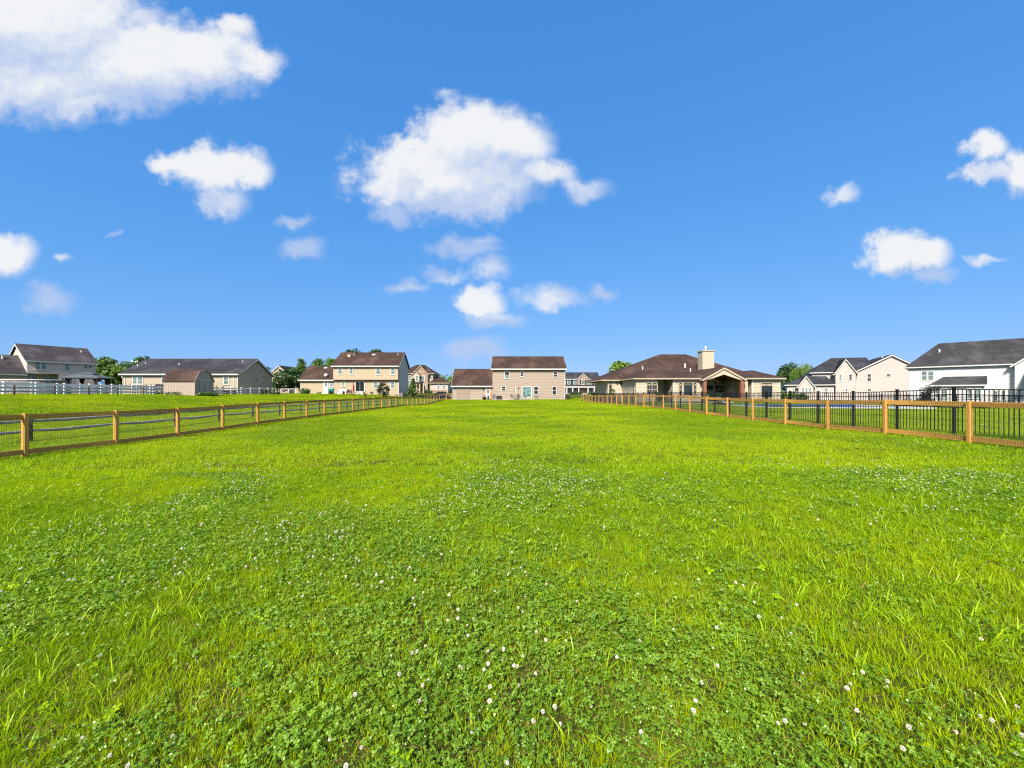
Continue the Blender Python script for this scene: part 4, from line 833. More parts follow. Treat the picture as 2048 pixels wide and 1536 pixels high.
# weeping willow: hanging strands
def willow(px, d, top, hw, label, seed):
    x = at(px, d); zg = G(x, d); H = hz(top, d)-zg; rx = hw*d/FOCAL; g = np.random.default_rng(seed); root = empty('willow_tree', (x, d, zg), label=label, cat='tree'); V = []
    for i in range(230):
        th = g.random()*2*math.pi; q = rx*g.random()**.5; z0 = H*(.98-.30*(q/rx)**2)-.2*g.random(); ln = H*(.25+.35*g.random()); m = int(ln/.16)
        p = np.column_stack([np.full(m, q*math.cos(th)), np.full(m, q*math.sin(th)), z0-np.arange(m)*.16])+g.normal(size=(m, 3))*.07; p[:, 2] = np.maximum(p[:, 2], .2)
        a = g.normal(size=(m, 3))*np.array([1, 1, .2]); a /= np.linalg.norm(a, axis=1)[:, None]; s = .12; V.append(np.stack([p-a*s*.5, p+[0, 0, .10], p+a*s*.5, p-[0, 0, .24]], 1).reshape(-1, 3))
    link('crown', quads_mesh('crown', np.concatenate(V), 4, M['leafC']), root); mb = MB().tube([(0, 0, -.3), (.1, 0, H*.3), (0, .1, H*.6)], [.4, .3, .16], 8)
    for k in range(6): t = k*1.05; mb.tube([(0, .05, H*.5), (rx*.3*math.cos(t), rx*.3*math.sin(t), H*.8), (rx*.6*math.cos(t), rx*.6*math.sin(t), H*.85)], [.14, .09, .04], 5)
    mb.build('trunk', M['bark'], root)
willow(1609, 106, 725, 27, 'weeping willow with hanging yellow-green strands beyond the pool', 77)
# shrubs
SHR = [('round_shrub', 'burgundy-leaved rounded shrub beside the brick foundation', 766.5, 74, 765, 12, 'leafD', 'ball', 2600), ('boxwood', 'clipped round green boxwood at the garage wing corner', 608.5, 77, 776.3, 10, 'leafA', 'ball', 2400),
 ('shrub', 'low yellowish shrub beside the white garage wing steps', 639, 78, 782.5, 5, 'leafC', 'ball', 500), ('sapling', 'thin young tree on the lawn before the cream house', 731, 66, 781, 6, 'leafD', 'vase', 260), ('shrub', 'small dark shrub between the sliding door and burgundy shrub', 743, 78, 783, 3.5, 'leafD', 'ball', 400),
 ('shrub', 'dark shrub against the left wall of the hipped house', 1211.5, 66, 768, 9, 'leafB', 'ball', 1600), ('shrub', 'tall green shrub by the corner window of the hipped house', 1224.5, 59.5, 776, 6, 'leafA', 'ball', 1200),
 ('shrub', 'low shrub under the twin window of the hipped house', 1317, 52.5, 783, 9, 'leafA', 'ball', 900), ('shrub', 'dark shrub in front of the porch steps of the hipped house', 1437, 50, 785, 9, 'leafB', 'ball', 900), ('shrub', 'green shrub beside the television wall of the porch', 1416, 50, 787, 6, 'leafA', 'ball', 600),
 ('hedge_shrub', 'light green hedge beyond the french doors of the hipped house', 1574, 58, 781, 16, 'leafC', 'ball', 1600), ('hedge_shrub', 'darker hedge between hipped house and twin-gabled house', 1600, 57, 785, 13, 'leafB', 'ball', 1200),
 ('crape_myrtle', 'shrub with pink flowers before the white house corner', 1857, 42, 771, 15, 'leafD', 'vase', 1100),
 ('dark_shrub', 'low dark shrub under the flowering one by the white house', 1842, 43, 797, 22, 'leafB', 'ball', 1400), ('dark_shrub', 'low dark shrub behind the nearest black railing post', 1893, 42, 802, 22, 'leafB', 'ball', 1200), ('dark_shrub', 'low dark shrub left of the pink flowering one', 1800, 44, 799, 16, 'leafB', 'ball', 1000), ('dark_shrub', 'low dark shrub behind the nearest wooden post on the right', 1950, 41, 803, 20, 'leafB', 'ball', 1200),
 ('dark_shrub', 'dark shrub at the stone house entrance', 857, 108, 780, 9, 'leafB', 'ball', 900), ('dark_shrub', 'dark low hedge under the stone house wing windows', 884, 108, 782, 10, 'leafD', 'ball', 900),
 ('dark_shrub', 'dark hedge left of the colonial porch steps', 1150, 140, 783.5, 14, 'leafB', 'ball', 900), ('dark_shrub', 'dark hedge right of the colonial porch steps', 1188, 140, 783.5, 13, 'leafB', 'ball', 900),
 ('fern', 'dark fern clump at the left corner of the shed', 334, 48.6, 783.5, 6, 'leafB', 'vase', 300), ('fern', 'second fern clump along the front of the shed', 352, 48.6, 783, 8, 'leafA', 'vase', 420), ('ornamental_grass', 'soft mound of grass at the shed door', 413, 49.5, 783.5, 18, 'leafA', 'ball', 1600)]
for i, (nm, lb, px, d, top, hw, lf_, shp, n) in enumerate(SHR):
    t_ = tree(nm, lb, px, d, top, 0, hw, lf_, cat='shrub', n=n, clumps=26, shape=shp, seed=300+i, size=max(.07, hw*d/FOCAL*.15), extra='petalx' if False else None)
    if nm == 'crape_myrtle':
        v = leaf_cloud(np.array([[.45, -.2, 1.75], [.6, 0, 1.6], [.3, .1, 1.85]]), np.array([.16, .14, .12]), 120, .07, seed=9); link('blossom', quads_mesh('blossom', v, 4, M['pinkflower']), t_)
for i, px in enumerate((525, 532.5, 540.2, 547.5, 555)):
    tree('arborvitae', ('leftmost', 'second', 'middle', 'fourth', 'rightmost')[i]+' of five small arborvitae at the white fence end', px, 68, 777+.3*i, 0, 3.6, 'leafB', cat='shrub', n=700, clumps=22, shape='cone', seed=400+i, group='arborvitae row', size=.10)
# far woods and hill
hill_pts = []
hx = np.linspace(-260, 260, 90); hyv = np.linspace(190, 420, 24); HX, HY = np.meshgrid(hx, hyv)
def hillz(x, y): return .6+np.clip((y-190)/200, 0, 1)**1.3*(4.5+9*np.exp(-((x+55)/60)**2)+2*vnoise(x*.02+5, y*.02, 3))
HZ = hillz(HX, HY); I = np.arange(HX.size).reshape(HX.shape)
me = bpy.data.meshes.new('hill'); me.from_pydata(np.column_stack([HX.ravel(), HY.ravel(), HZ.ravel()]).tolist(), [], np.stack([I[:-1, :-1], I[:-1, 1:], I[1:, 1:], I[1:, :-1]], -1).reshape(-1, 4).tolist()); me.materials.append(M['leafW']); link('hill', me, kind='structure')
g = np.random.default_rng(5); wx = g.uniform(-255, 255, 1500); wy = g.uniform(195, 400, 1500); wz = hillz(wx, wy); cr = g.uniform(1.6, 3.6, 1500)
cc = np.concatenate([np.column_stack([wx+g.normal(size=1500)*1.5, wy+g.normal(size=1500)*1.5, wz+cr*(.7+.6*k)]) for k in range(2)]); rr = np.concatenate([cr, cr*.7])
link('woods', quads_mesh('woods', leaf_cloud(cc, rr, 75000, 1.0, seed=8), 4, M['leafW']), kind='stuff', label='distant wooded hillside behind the houses')

# ------------------------------------------------------------------ garden things
def gnd(px, d, dz=0): x = at(px, d); return (x, d, G(x, d)+dz)
def umbrella(label, loc, ht, m, stripes=None, r=.13, low=.42):
    root = empty('patio_umbrella', loc, label=label, cat='umbrella'); MB().tube([(0, 0, 0), (0, 0, ht)], .022, 8).build('pole', M['dark'], root)
    mb = MB(); n = 12; prof = [(r*.75, low), (r, low+.12), (r*.75, low+(1-low)*.0+.55), (r*.45, ht*.86), (.03, ht*.99)]
    prof[2] = (r*.8, (low+ht)/2)
    for i in range(n):
        mb.mi = i % 2 if stripes else 0; t0, t1 = 2*math.pi*i/n, 2*math.pi*(i+1)/n
        for (ra, za), (rb, zb_) in zip(prof[:-1], prof[1:]):
            f = lambda r_, t, z, k: ((r_*(1.0 if k else .72))*math.cos(t), (r_*(1.0 if k else .72))*math.sin(t), z)
            mb.face([f(ra, t0, za, i % 2), f(ra, t1, za, (i+1) % 2), f(rb, t1, zb_, (i+1) % 2), f(rb, t0, zb_, i % 2)])
    mb.build('canopy', [M[m], M[stripes]] if stripes else M[m], root); MB().lathe([(.22, 0), (.22, .06), (.05, .1), (.05, .2)], 12).build('base', M['dark'], root)
    MB().lathe([(.03, ht), (.045, ht+.04), (.01, ht+.1)], 8).build('finial', M['dark'], root)
zp_ = pz+.002
umbrella('closed black-and-white striped patio umbrella at the tan house table', (at(1030.3, 73.4), 73.4, zp_), 2.55, 'whitevinyl', 'dark', .17, 1.15)
umbrella('closed orange patio umbrella by the white door of the tan house', (at(982, 73.9), 73.9, zp_), 2.05, 'orange', None, .15, .35)
umbrella('closed red patio umbrella at the cream house table', gnd(707.3, 77.5), 2.45, 'red', None, .18, .75)
def chair(label, loc, rz, m='wicker', group=None):
    root = empty('patio_chair', loc, rz, label=label, cat='chair', group=group); M_ = M[m]
    MB().box(-.27, .27, -.27, .27, .38, .44).build('seat', M_, root); MB().prism([(-.27, .25, .44), (.27, .25, .44), (.27, .36, .98), (-.27, .36, .98)], (0, .04, 0)).build('backrest', M_, root)
    for x in (-.25, .25):
        for y in (-.25, .27): MB().tube([(x, y, 0), (x, y, .38)], .018, 6).build('leg', M_, root)
        MB().bar((x, -.25, .62), (x, .28, .64), .05, .03).bar((x, -.24, .44), (x, -.24, .62), .03, .03).build('armrest', M_, root)
def table(label, loc, r=.75, m='dark'):
    root = empty('patio_table', loc, label=label, cat='table'); MB().lathe([(r, .70), (r, .735), (r-.03, .745)], 20).build('tabletop', M[m], root)
    for k in range(4): t = math.pi/4+k*math.pi/2; MB().tube([(r*.75*math.cos(t), r*.75*math.sin(t), 0), (r*.5*math.cos(t), r*.5*math.sin(t), .7)], .025, 6).build('leg', M[m], root)
table('dark round patio table under the striped umbrella', (at(1030.3, 73.4), 73.4, zp_), .8, 'wicker')
for i, (px, d, rz, lb) in enumerate(((1017.5, 73.6, 1.4, 'pale patio chair left of the tan house table'), (1024.5, 72.4, 2.6, 'dark patio chair at the front left of the tan house table'), (1035, 72.4, 3.6, 'dark patio chair at the front right of the tan house table'), (1042.5, 73.5, -1.5, 'patio chair between the tan house table and sliding door'))): chair(lb, (at(px, d), d, zp_), rz, 'trimcream' if i == 0 else 'wicker')
chair('grey wicker chair left of the black storage box', (at(989.5, 73.6), 73.6, zp_), .3); chair('grey wicker chair below the narrow window by the sliding door', (at(1072, 73.4), 73.4, pz-.05), -.4)
r_ = empty('storage_box', (at(998.5, 73.9), 73.9, zp_), label='black storage box on the tan house patio', cat='box'); MB().box(-.5, .5, -.32, .32, 0, .62).build('body', M['dark'], r_, bevel=.02); MB().box(-.52, .52, -.34, .34, .621, .69).build('lid', M['black'], r_, bevel=.02)
def planter(label, loc, r, h_, m, leaf='leafD', spread=1.2, n=260, name='flower_pot'):
    root = empty(name, loc, label=label, cat='planter'); MB().lathe([(r*.7, 0), (r, h_), (r*1.06, h_), (r*1.06, h_-.03)], 12).build('pot', M[m], root, smooth=True)
    g = np.random.default_rng(int(loc[0]*97) % 997+3); c = np.array([[0, 0, h_+.12], [.1*spread, 0, h_+.2], [-.1*spread, .05, h_+.16]]); link('foliage', quads_mesh('foliage', leaf_cloud(c, np.full(3, .2*spread), n, .09, seed=4), 4, M[leaf]), root)
planter('wide dark planter by the garage wing door of the tan house', (at(969, 73.2), 73.2, h and G(at(969, 73.2), 73.2)), .42, .4, 'dark', 'leafD', 1.6)
planter('white pot with a small green plant at the sliding door', (at(1051, 73.3), 73.3, zp_), .24, .36, 'whitevinyl', 'leafA', .9)
planter('terracotta flower pot beside the teal bin', gnd(660, 77.6), .28, .4, 'terracotta', 'leafD', 1); planter('terracotta flower pot near the white bench box', gnd(687, 78.2), .24, .34, 'terracotta', 'leafD', .9)
planter('small planter left of the white garage door steps on tan house', (at(976.5, 73.3), 73.3, zp_-.02), .2, .5, 'silver', 'leafB', .8)
r_ = empty('wheelie_bin', gnd(662.5, 78.2), label='teal plastic bin beside the cream house steps', cat='bin'); MB().prism([(-.36, -.34, .08), (.36, -.34, .08), (.36, .34, .08), (-.36, .34, .08)], (0, 0, .02)).poly8([(-.36, -.33, .1), (.36, -.33, .1), (.36, .33, .1), (-.36, .33, .1), (-.45, -.42, 1.0), (.45, -.42, 1.0), (.45, .42, 1.0), (-.45, .42, 1.0)]).build('body', M['teal'], r_); MB().poly8([(-.48, -.45, 1.003), (.48, -.45, 1.003), (.48, .47, 1.003), (-.48, .47, 1.003), (-.44, -.41, 1.1), (.44, -.41, 1.1), (.44, .45, 1.12), (-.44, .45, 1.12)]).build('lid', M['teal'], r_)
for x in (-.3, .3): w_ = MB().lathe([(.1, -.03), (.1, .03)], 12).build('wheel', M['tyre'], r_); w_.location = (x, .38, .1); w_.rotation_euler = (0, R(90), 0)
r_ = empty('bench_box', gnd(684.5, 78.6), label='white bench box against the cream house wall', cat='bench'); MB().box(-.82, .82, -.3, .3, 0, .5).build('seat', M['trim'], r_); MB().box(-.82, .82, .302, .36, 0, 1.0).build('backrest', M['trim'], r_)
for x in (-.86, .82): MB().box(x, x+.04, -.3, .3, 0, .68).build('armrest', M['trim'], r_)
table('dark red patio table under the red umbrella', gnd(707.3, 77.5), .7, 'deckbrown')
for px, rz, lb in ((699, 1.3, 'red-brown chair left of the cream house table'), (703.5, 2.8, 'red-brown chair in front of the cream house table'), (714.5, -1.4, 'red-brown chair right of the cream house table')): chair(lb, gnd(px, 76.8), rz, 'deckbrown')
# gate panel at the end of the white fence
r_ = empty('lattice_gate', gnd(562, 84), label='white framed garden gate beside the dark trees', cat='gate')
gl = at(592, 84)-at(562, 84)
for x in (0, gl*.5, gl): MB().box(x-.06, x+.06, -.06, .06, 0, 1.05).build('post', M['whitevinyl'], r_)
for a, b in ((.062, gl*.5-.062), (gl*.5+.062, gl-.062)):
    MB().box(a, b, -.03, .03, .98, 1.06).build('rail', M['whitevinyl'], r_); wm = MB()
    for i in range(12): q = a+(b-a)*i/11; wm.box(q-.012, q+.012, -.01, .01, .05, .98)
    wm.build('lattice', M['weathered'], r_, kind='stuff')
# deck of the ranch house
r_ = empty('wooden_deck', (at(262, 67), 67, hz(790, 67)), label='brown wooden deck with railing on the ranch house front', cat='deck')
dw = at(322, 67)-at(262, 67)
MB().box(0, dw, 0, 2.9, .45, .55).build('platform', M['deckbrown'], r_)
for i in range(7): x = dw*i/6; MB().box(x-.06, x+.06, -.06, .06, -.3, 1.75).build('post', M['deckbrown'], r_)
for z in (.75, 1.45): MB().box(0, dw, -.03, .03, z, z+.09).build('rail', M['deckbrown'], r_)
bm_ = MB()
for i in range(40): x = dw*i/39; bm_.box(x-.02, x+.02, -.02, .02, .84, 1.45)
bm_.build('baluster', M['deckbrown'], r_, kind='stuff')
r_ = empty('gas_grill', (at(319, 68), 68, hz(790, 68)+.55), label='covered grill on the ranch house deck beside the shed', cat='grill'); MB().box(-.7, .7, -.3, .3, .5, 1.0).build('body', M['black'], r_, bevel=.05); MB().lathe([(.3, -.55), (.3, .55)], 12).build('lid', M['black'], r_)
r_.children[-1].location = (0, 0, 1.0); r_.children[-1].rotation_euler = (0, R(90), 0)
for x in (-.5, .5): MB().box(x-.05, x+.05, -.25, .25, 0, .5).build('leg', M['black'], r_)
r_ = empty('stair_landing', (at(427, 67), 67, hz(790, 67)), label='dark wooden stair landing right of the shed', cat='deck'); MB().box(0, 1.7, 0, 2.9, .2, .8).build('platform', M['dark'], r_)
for x in (.55, 1.6): MB().box(x-.06, x+.06, -.06, .06, -.3, 1.55).build('post', M['deckbrown'], r_)
MB().box(0, 1.6, -.03, .03, 1.2, 1.3).build('rail', M['deckbrown'], r_)
# gazebo
gp = gnd(177.5, 58); r_ = empty('gazebo', gp, .35, label='gazebo with dark grey two-tier fabric canopy', cat='gazebo'); zt = hz(745.5, 58)-gp[2]; ze_ = hz(755.5, 58)-gp[2]; S = 2.05
mb = MB()
def pyr(mb, s0, z0, s1, z1):
    c0 = [(-s0, -s0, z0), (s0, -s0, z0), (s0, s0, z0), (-s0, s0, z0)]; c1 = [(-s1, -s1, z1), (s1, -s1, z1), (s1, s1, z1), (-s1, s1, z1)]
    for i in range(4): j = (i+1) % 4; mb.face([c0[i], c0[j], c1[j], c1[i]])
    mb.face(c1)
pyr(mb, S, ze_-.14, S, ze_); pyr(mb, S, ze_, .75, zt-.25); mb.build('canopy', M['greycloth'], r_); mb = MB(); pyr(mb, .85, zt-.22, .85, zt-.14); pyr(mb, .85, zt-.14, .05, zt+.05); mb.build('canopy', M['greycloth'], r_)
for x in (-1, 1):
    for y in (-1, 1):
        MB().box(x*1.85-.05, x*1.85+.05, y*1.85-.05, y*1.85+.05, 0, ze_-.002).build('post', M['dark'], r_)
        MB().tube([(x*1.68, y*1.68, .3), (x*1.62, y*1.62, 1.1), (x*1.5, y*1.5, ze_-.15)], [.12, .09, .32], 8).build('curtain', M['dark'], r_)
# above-ground pool with its grey wall
pp = gnd(62, 58); r_ = empty('raised_pool', pp, label='raised pool with weathered grey wall and white rim by the vinyl fence', cat='pool')
zt = hz(760, 58)-pp[2]; MB().lathe([(4.4, 0), (4.4, zt-.08)], 40, (0, 0, 0), 1, .8).build('wall', M['stuccogrey'], r_); MB().lathe([(4.5, zt-.078), (4.5, zt), (4.3, zt+.02)], 40, (0, 0, 0), 1, .8).build('rim', M['whitevinyl'], r_); MB().lathe([(4.2, zt+.022), (4.2, zt+.03)], 40, (0, 0, 0), 1, .8).build('cover', M['greycloth'], r_)
# swimming pool
PX0, PX1, PY0, PY1 = at(1497, 42), at(1735, 42), 37.6, 44.
zp2 = max(G(PX0, PY0), G((PX0+PX1)/2, 40), G(PX1, PY1), G(PX0, PY1))+.05
MB().box(PX0-1.2, PX0, PY0-1, PY1+1.3, zp2-.6, zp2).box(PX1, PX1+1.5, PY0-1, PY1+1.3, zp2-.6, zp2).box(PX0, PX1, PY0-1, PY0, zp2-.6, zp2).box(PX0, PX1, PY1, PY1+1.3, zp2-.6, zp2).build('pool_paving', M['deckpale'], kind='structure')
r_ = empty('swimming_pool', (PX0, PY0, zp2), label='blue swimming pool seen through the black railing', cat='pool'); MB().box(0, PX1-PX0, 0, PY1-PY0, -.5, -.10).build('water', M['water'], r_); MB().box(.002, PX1-PX0-.002, PY1-PY0-.05, PY1-PY0+.0, -.4, .06).build('liner_edge', mat('pool_tile', (.02, .09, .35), .3, .1), r_)
MB().box(at(1330, 50), at(1475, 50), 48.6, 53.8, zp2-.6, HIP.base-.12).build('porch_terrace', M['concrete'], kind='structure')
r_ = empty('grill_island', gnd(1441, 46.5), label='black grill on the porch terrace of the hipped house', cat='grill'); MB().box(-.85, .85, -.35, .35, .02, .9).build('body', M['black'], r_, bevel=.03); MB().box(-.9, .9, -.4, .4, .902, .96).build('worktop', M['dark'], r_); MB().lathe([(.34, -.5), (.34, .5)], 14).build('lid', M['black'], r_); r_.children[-1].location = (.1, 0, 1.0); r_.children[-1].rotation_euler = (0, R(90), 0)
def lounger(label, loc, rz, m):
    r_ = empty('pool_lounger', loc, rz, label=label, cat='lounger'); MB().box(-.33, .33, -.9, .35, .28, .36).build('seat', M[m], r_); MB().prism([(-.33, .35, .3), (.33, .35, .3), (.33, .85, .85), (-.33, .85, .85)], (0, .05, -.05)).build('backrest', M[m], r_)
    for x in (-.3, .3):
        for y in (-.8, .3): MB().box(x-.03, x+.03, y-.03, y+.03, 0, .28).build('leg', M['dark'], r_)
lounger('white lounger beside the black grill', gnd(1449, 45.2), 1.9, 'whitevinyl'); lounger('beige lounger before the porch terrace', gnd(1424, 46), 1.2, 'trimcream')
# air conditioner and small box near the tan house corner
r_ = empty('air_conditioner', (at(1134.5, 75.2), 75.2, G(at(1134, 75), 75)), label='dark air conditioner box at the right corner of tan house', cat='air conditioner'); MB().box(-.35, .35, -.35, .35, 0, .95).build('case', M['dark'], r_, bevel=.03); MB().lathe([(.28, .952), (.28, .98), (.1, 1.0)], 16).build('fan_grille', M['black'], r_)
r_ = empty('air_conditioner', gnd(803, 79.6, 0), label='grey air conditioner beside the brick foundation of cream house', cat='air conditioner'); MB().box(-.4, .4, -.4, .4, 0, .8).build('case', M['wicker'], r_, bevel=.03); MB().lathe([(.3, .802), (.3, .83), (.1, .85)], 16).build('fan_grille', M['black'], r_)
# ---- cars
def car(label, loc, rz, paint):
    r_ = empty('parked_car', loc, rz, label=label, cat='car'); W = .88; m = M[paint]
    prof = [(-2.25, .35), (-2.28, .62), (-2.15, .80), (-1.25, .92), (1.35, .94), (2.05, .90), (2.2, .75), (2.22, .38)]
    body = MB(); sec = [(-W, .0), (-W*.97, .05), (W*.97, .05), (W, .0)]
    body.prism([(x, -W, z) for x, z in prof], (0, 2*W, 0)); b = body.build('body', m, r_, bevel=.06)
    cab = [(-1.2, .93), (-.45, 1.36), (.75, 1.38), (1.75, .95)]
    MB().poly8([(-1.25, -.80, .925), (1.8, -.80, .925), (1.8, .80, .925), (-1.25, .80, .925), (-.4, -.62, 1.36), (.8, -.62, 1.36), (.8, .62, 1.36), (-.4, .62, 1.36)]).build('window', M['glass'], r_)
    MB().poly8([(-.42, -.63, 1.361), (.82, -.63, 1.361), (.82, .63, 1.361), (-.42, .63, 1.361), (-.3, -.56, 1.42), (.7, -.56, 1.42), (.7, .56, 1.42), (-.3, .56, 1.42)]).build('roof', m, r_)
    for s in (-1, 1):
        for x in (.2, -.43, .8): MB().bar((x+(.0 if x == .2 else (-.8 if x < 0 else .95)), s*.805, .93), (x, s*.632, 1.37), .05, .05).build('pillar', m, r_)
        for x in (-1.4, 1.4):
            w_ = MB().lathe([(.25, -.11), (.33, -.1), (.33, .1), (.25, .11)], 18).build('wheel', M['tyre'], r_); w_.location = (x, s*.82, .33); w_.rotation_euler = (R(90), 0, 0); k = MB().lathe([(.2, -.115), (.2, .115)], 14).build('rim', M['silver'], w_)
        MB().box(-2.3, -2.2, s*.62-.16, s*.62+.16, .62, .76).build('headlight', M['trim'], r_); MB().box(2.12, 2.235, s*.65-.14, s*.65+.14, .66, .8).build('tail_light', M['red'], r_)
xc = at(884, 84); car('dark blue car parked beyond the left fence end', (xc, 84, hz(799.8, 84)), R(155), 'carblue')
car('white car just visible at the stone house wing', (at(899, 118), 118, hz(787, 118)), R(20), 'carwhite'); car('white car beside the twin-gabled house and willow', (at(1571, 92), 92, hz(788, 92)), R(60), 'carwhite')

# ------------------------------------------------------------------ grass, clover and blossoms
HID = bpy.data.collections.new('lawn_sources')
def blade_verts(n, rad, h0, h1, w0, w1, lean, seed, seg=2):
    g = np.random.default_rng(seed); V = []
    for i in range(n):
        th = g.random()*2*math.pi; q = rad*g.random()**.6; base = np.array([q*math.cos(th), q*math.sin(th), -.005]); H = g.uniform(h0, h1); wd = g.uniform(w0, w1)*.5
        az = th+g.normal()*.9; ld = np.array([math.cos(az), math.sin(az), 0]); sd = np.array([-math.sin(az+g.normal()*.6), math.cos(az+g.normal()*.6), 0]); l = lean*(.25+g.random())
        def pt(t, base=base, ld=ld, H=H, l=l): return base+ld*H*l*(t**1.8)+np.array([0, 0, H*(t-.18*l*t*t)])
        ts = [0, .45, .8, 1.0] if seg == 2 else [0, .6, 1.0]; ws = [.8, 1.0, .62, 0] if seg == 2 else [1, .8, 0]
        V.append((pt, ts, ws, sd*wd))
    mb = MB()
    for pt, ts, ws, sd in V:
        b = len(mb.v); idx = []
        for t, w_ in zip(ts, ws):
            p = pt(t)
            if w_ > 0: mb.v += [tuple(p-sd*w_), tuple(p+sd*w_)]; idx.append((len(mb.v)-2, len(mb.v)-1))
            else: mb.v.append(tuple(p)); idx.append((len(mb.v)-1,))
        for a, c in zip(idx[:-1], idx[1:]):
            mb.f.append((a[0], a[1], c[1], c[0]) if len(c) == 2 else (a[0], a[1], c[0])); mb.m.append(0)
    return mb
def clover_patch(n, rad, seed, hz0=.02, hz1=.055, s0=.0045, s1=.0092):
    g = np.random.default_rng(seed); mb = MB()
    for i in range(n):
        th = g.random()*2*math.pi; q = rad*g.random()**.5; c = Vector((q*math.cos(th), q*math.sin(th), g.uniform(hz0, hz1))); nn = Vector((g.normal()*.5, g.normal()*.5, 1)).normalized(); a = nn.orthogonal().normalized(); b = nn.cross(a); r0 = g.random()*6.28; s = g.uniform(s0, s1)
        for k in range(3):
            t = r0+k*2.094; u = a*math.cos(t)+b*math.sin(t); v = nn.cross(u); fold = nn*.22*s
            mb.face([c, c+u*s*.5+v*s*.52+fold, c+u*s*1.2+v*s*.5+fold, c+u*s*1.5, c+u*s*1.2-v*s*.5+fold, c+u*s*.5-v*s*.52+fold])
    return mb
def blossom(seed, stem=.07, n=40, R_=.0077):
    g = np.random.default_rng(seed); mb = MB(); mb.mi = 1
    bend = Vector((g.normal()*.01, g.normal()*.01, 0)); mb.tube([(0, 0, -.01), tuple(bend*.4+Vector((0, 0, stem*.5))), tuple(bend+Vector((0, 0, stem)))], .0011, 4, cap=False); c = bend+Vector((0, 0, stem+R_*.3))
    for i in range(n):
        t = (i+.5)/n; ph = math.acos(1-1.75*t); th = i*2.39996; d = Vector((math.sin(ph)*math.cos(th), math.sin(ph)*math.sin(th), math.cos(ph))); sd = d.cross(Vector((.3, .2, 1))).normalized(); up = sd.cross(d)
        L = R_*(.95+.35*g.random()); wd = R_*.21; mb.mi = 2 if t > .78 and g.random() < .55 else 0
        mb.face([c+d*L*.35-sd*wd*.5, c+d*L*.35+sd*wd*.5, c+d*L+sd*wd+up*wd*.4, c+d*L*1.12+up*wd, c+d*L-sd*wd+up*wd*.4])
    return mb
SRC = {}
def src(key, mb, mats):
    o = bpy.data.objects.new(key, mb.mesh(key, mats)); HID.objects.link(o); SRC.setdefault(key.rsplit('_', 1)[0], []).append(o)
SETS = {}
def scatter(name, kinds, x, y, idx, rz, tilt, scl, label, mats=None):
    """one ground-cover object: points carrying rotation, size and which plant stands there"""
    col = bpy.data.collections.new(name+'_plants')
    for i, o in enumerate(kinds): o.name = 'p%03d_' % i+o.name; col.objects.link(o)
    n = len(x); me = bpy.data.meshes.new(name); me.vertices.add(n); z = ground(x, y)
    me.vertices.foreach_set('co', np.column_stack([x, y, z]).astype(np.float32).ravel())
    a = me.attributes.new('rot', 'FLOAT_VECTOR', 'POINT'); a.data.foreach_set('vector', np.column_stack([tilt[0], tilt[1], rz]).astype(np.float32).ravel())
    a = me.attributes.new('scl', 'FLOAT', 'POINT'); a.data.foreach_set('value', scl.astype(np.float32)); a = me.attributes.new('idx', 'INT', 'POINT'); a.data.foreach_set('value', idx.astype(np.int32)); me.update()
    o = link(name, me, kind='stuff', label=label); ng = bpy.data.node_groups.new(name, 'GeometryNodeTree')
    ng.interface.new_socket('Geometry', in_out='INPUT', socket_type='NodeSocketGeometry'); ng.interface.new_socket('Geometry', in_out='OUTPUT', socket_type='NodeSocketGeometry')
    N = ng.nodes; gi, go = N.new('NodeGroupInput'), N.new('NodeGroupOutput'); m2p = N.new('GeometryNodeMeshToPoints'); iop = N.new('GeometryNodeInstanceOnPoints'); ci = N.new('GeometryNodeCollectionInfo')
    ci.inputs['Collection'].default_value = col; ci.inputs['Separate Children'].default_value = True; ci.inputs['Reset Children'].default_value = True; iop.inputs['Pick Instance'].default_value = True
    def na(nm, ty): q = N.new('GeometryNodeInputNamedAttribute'); q.data_type = ty; q.inputs['Name'].default_value = nm; return q.outputs['Attribute']
    Lk = ng.links.new; Lk(gi.outputs[0], m2p.inputs['Mesh']); Lk(m2p.outputs[0], iop.inputs['Points']); Lk(ci.outputs[0], iop.inputs['Instance'])
    Lk(na('idx', 'INT'), iop.inputs['Instance Index']); Lk(na('rot', 'FLOAT_VECTOR'), iop.inputs['Rotation']); Lk(na('scl', 'FLOAT'), iop.inputs['Scale']); Lk(iop.outputs[0], go.inputs[0])
    md = o.modifiers.new('plants', 'NODES'); md.node_group = ng; return o
NB, NT_, NM, NF, NC = 5, 4, 4, 4, 5
kinds = [bpy.data.objects.new('fine_tuft', blade_verts(16, .055, .030, .070, .0022, .0040, .75, 100+i).mesh('fine_tuft', M['blade'])) for i in range(NB)]
kinds += [bpy.data.objects.new('broad_tuft', blade_verts(8, .032, .060, .135, .0038, .0075, .85, 200+i).mesh('broad_tuft', M['broad'])) for i in range(NT_)]
kinds += [bpy.data.objects.new('mid_tuft', blade_verts(30, .13, .035, .080, .0040, .0065, .7, 300+i, 1).mesh('mid_tuft', M['blade'])) for i in range(NM)]
kinds += [bpy.data.objects.new('far_tuft', blade_verts(44, .34, .045, .095, .010, .017, .6, 400+i, 1).mesh('far_tuft', M['blade'])) for i in range(NF)]
NS, NW = 4, 3; straw0 = len(kinds)
M['straw'] = leaf_mat('dead_straw', (.40, .29, .11), (.22, .15, .06), .2, 3, .0)
kinds += [bpy.data.objects.new('straw', blade_verts(9, .06, .010, .030, .0016, .0032, 3.2, 700+i).mesh('straw', M['straw'])) for i in range(NS)]
kinds += [bpy.data.objects.new('weed', clover_patch(5, .035, 720+i, .012, .045, .012, .021).mesh('weed', M['broad'])) for i in range(NW)]
g = RNG
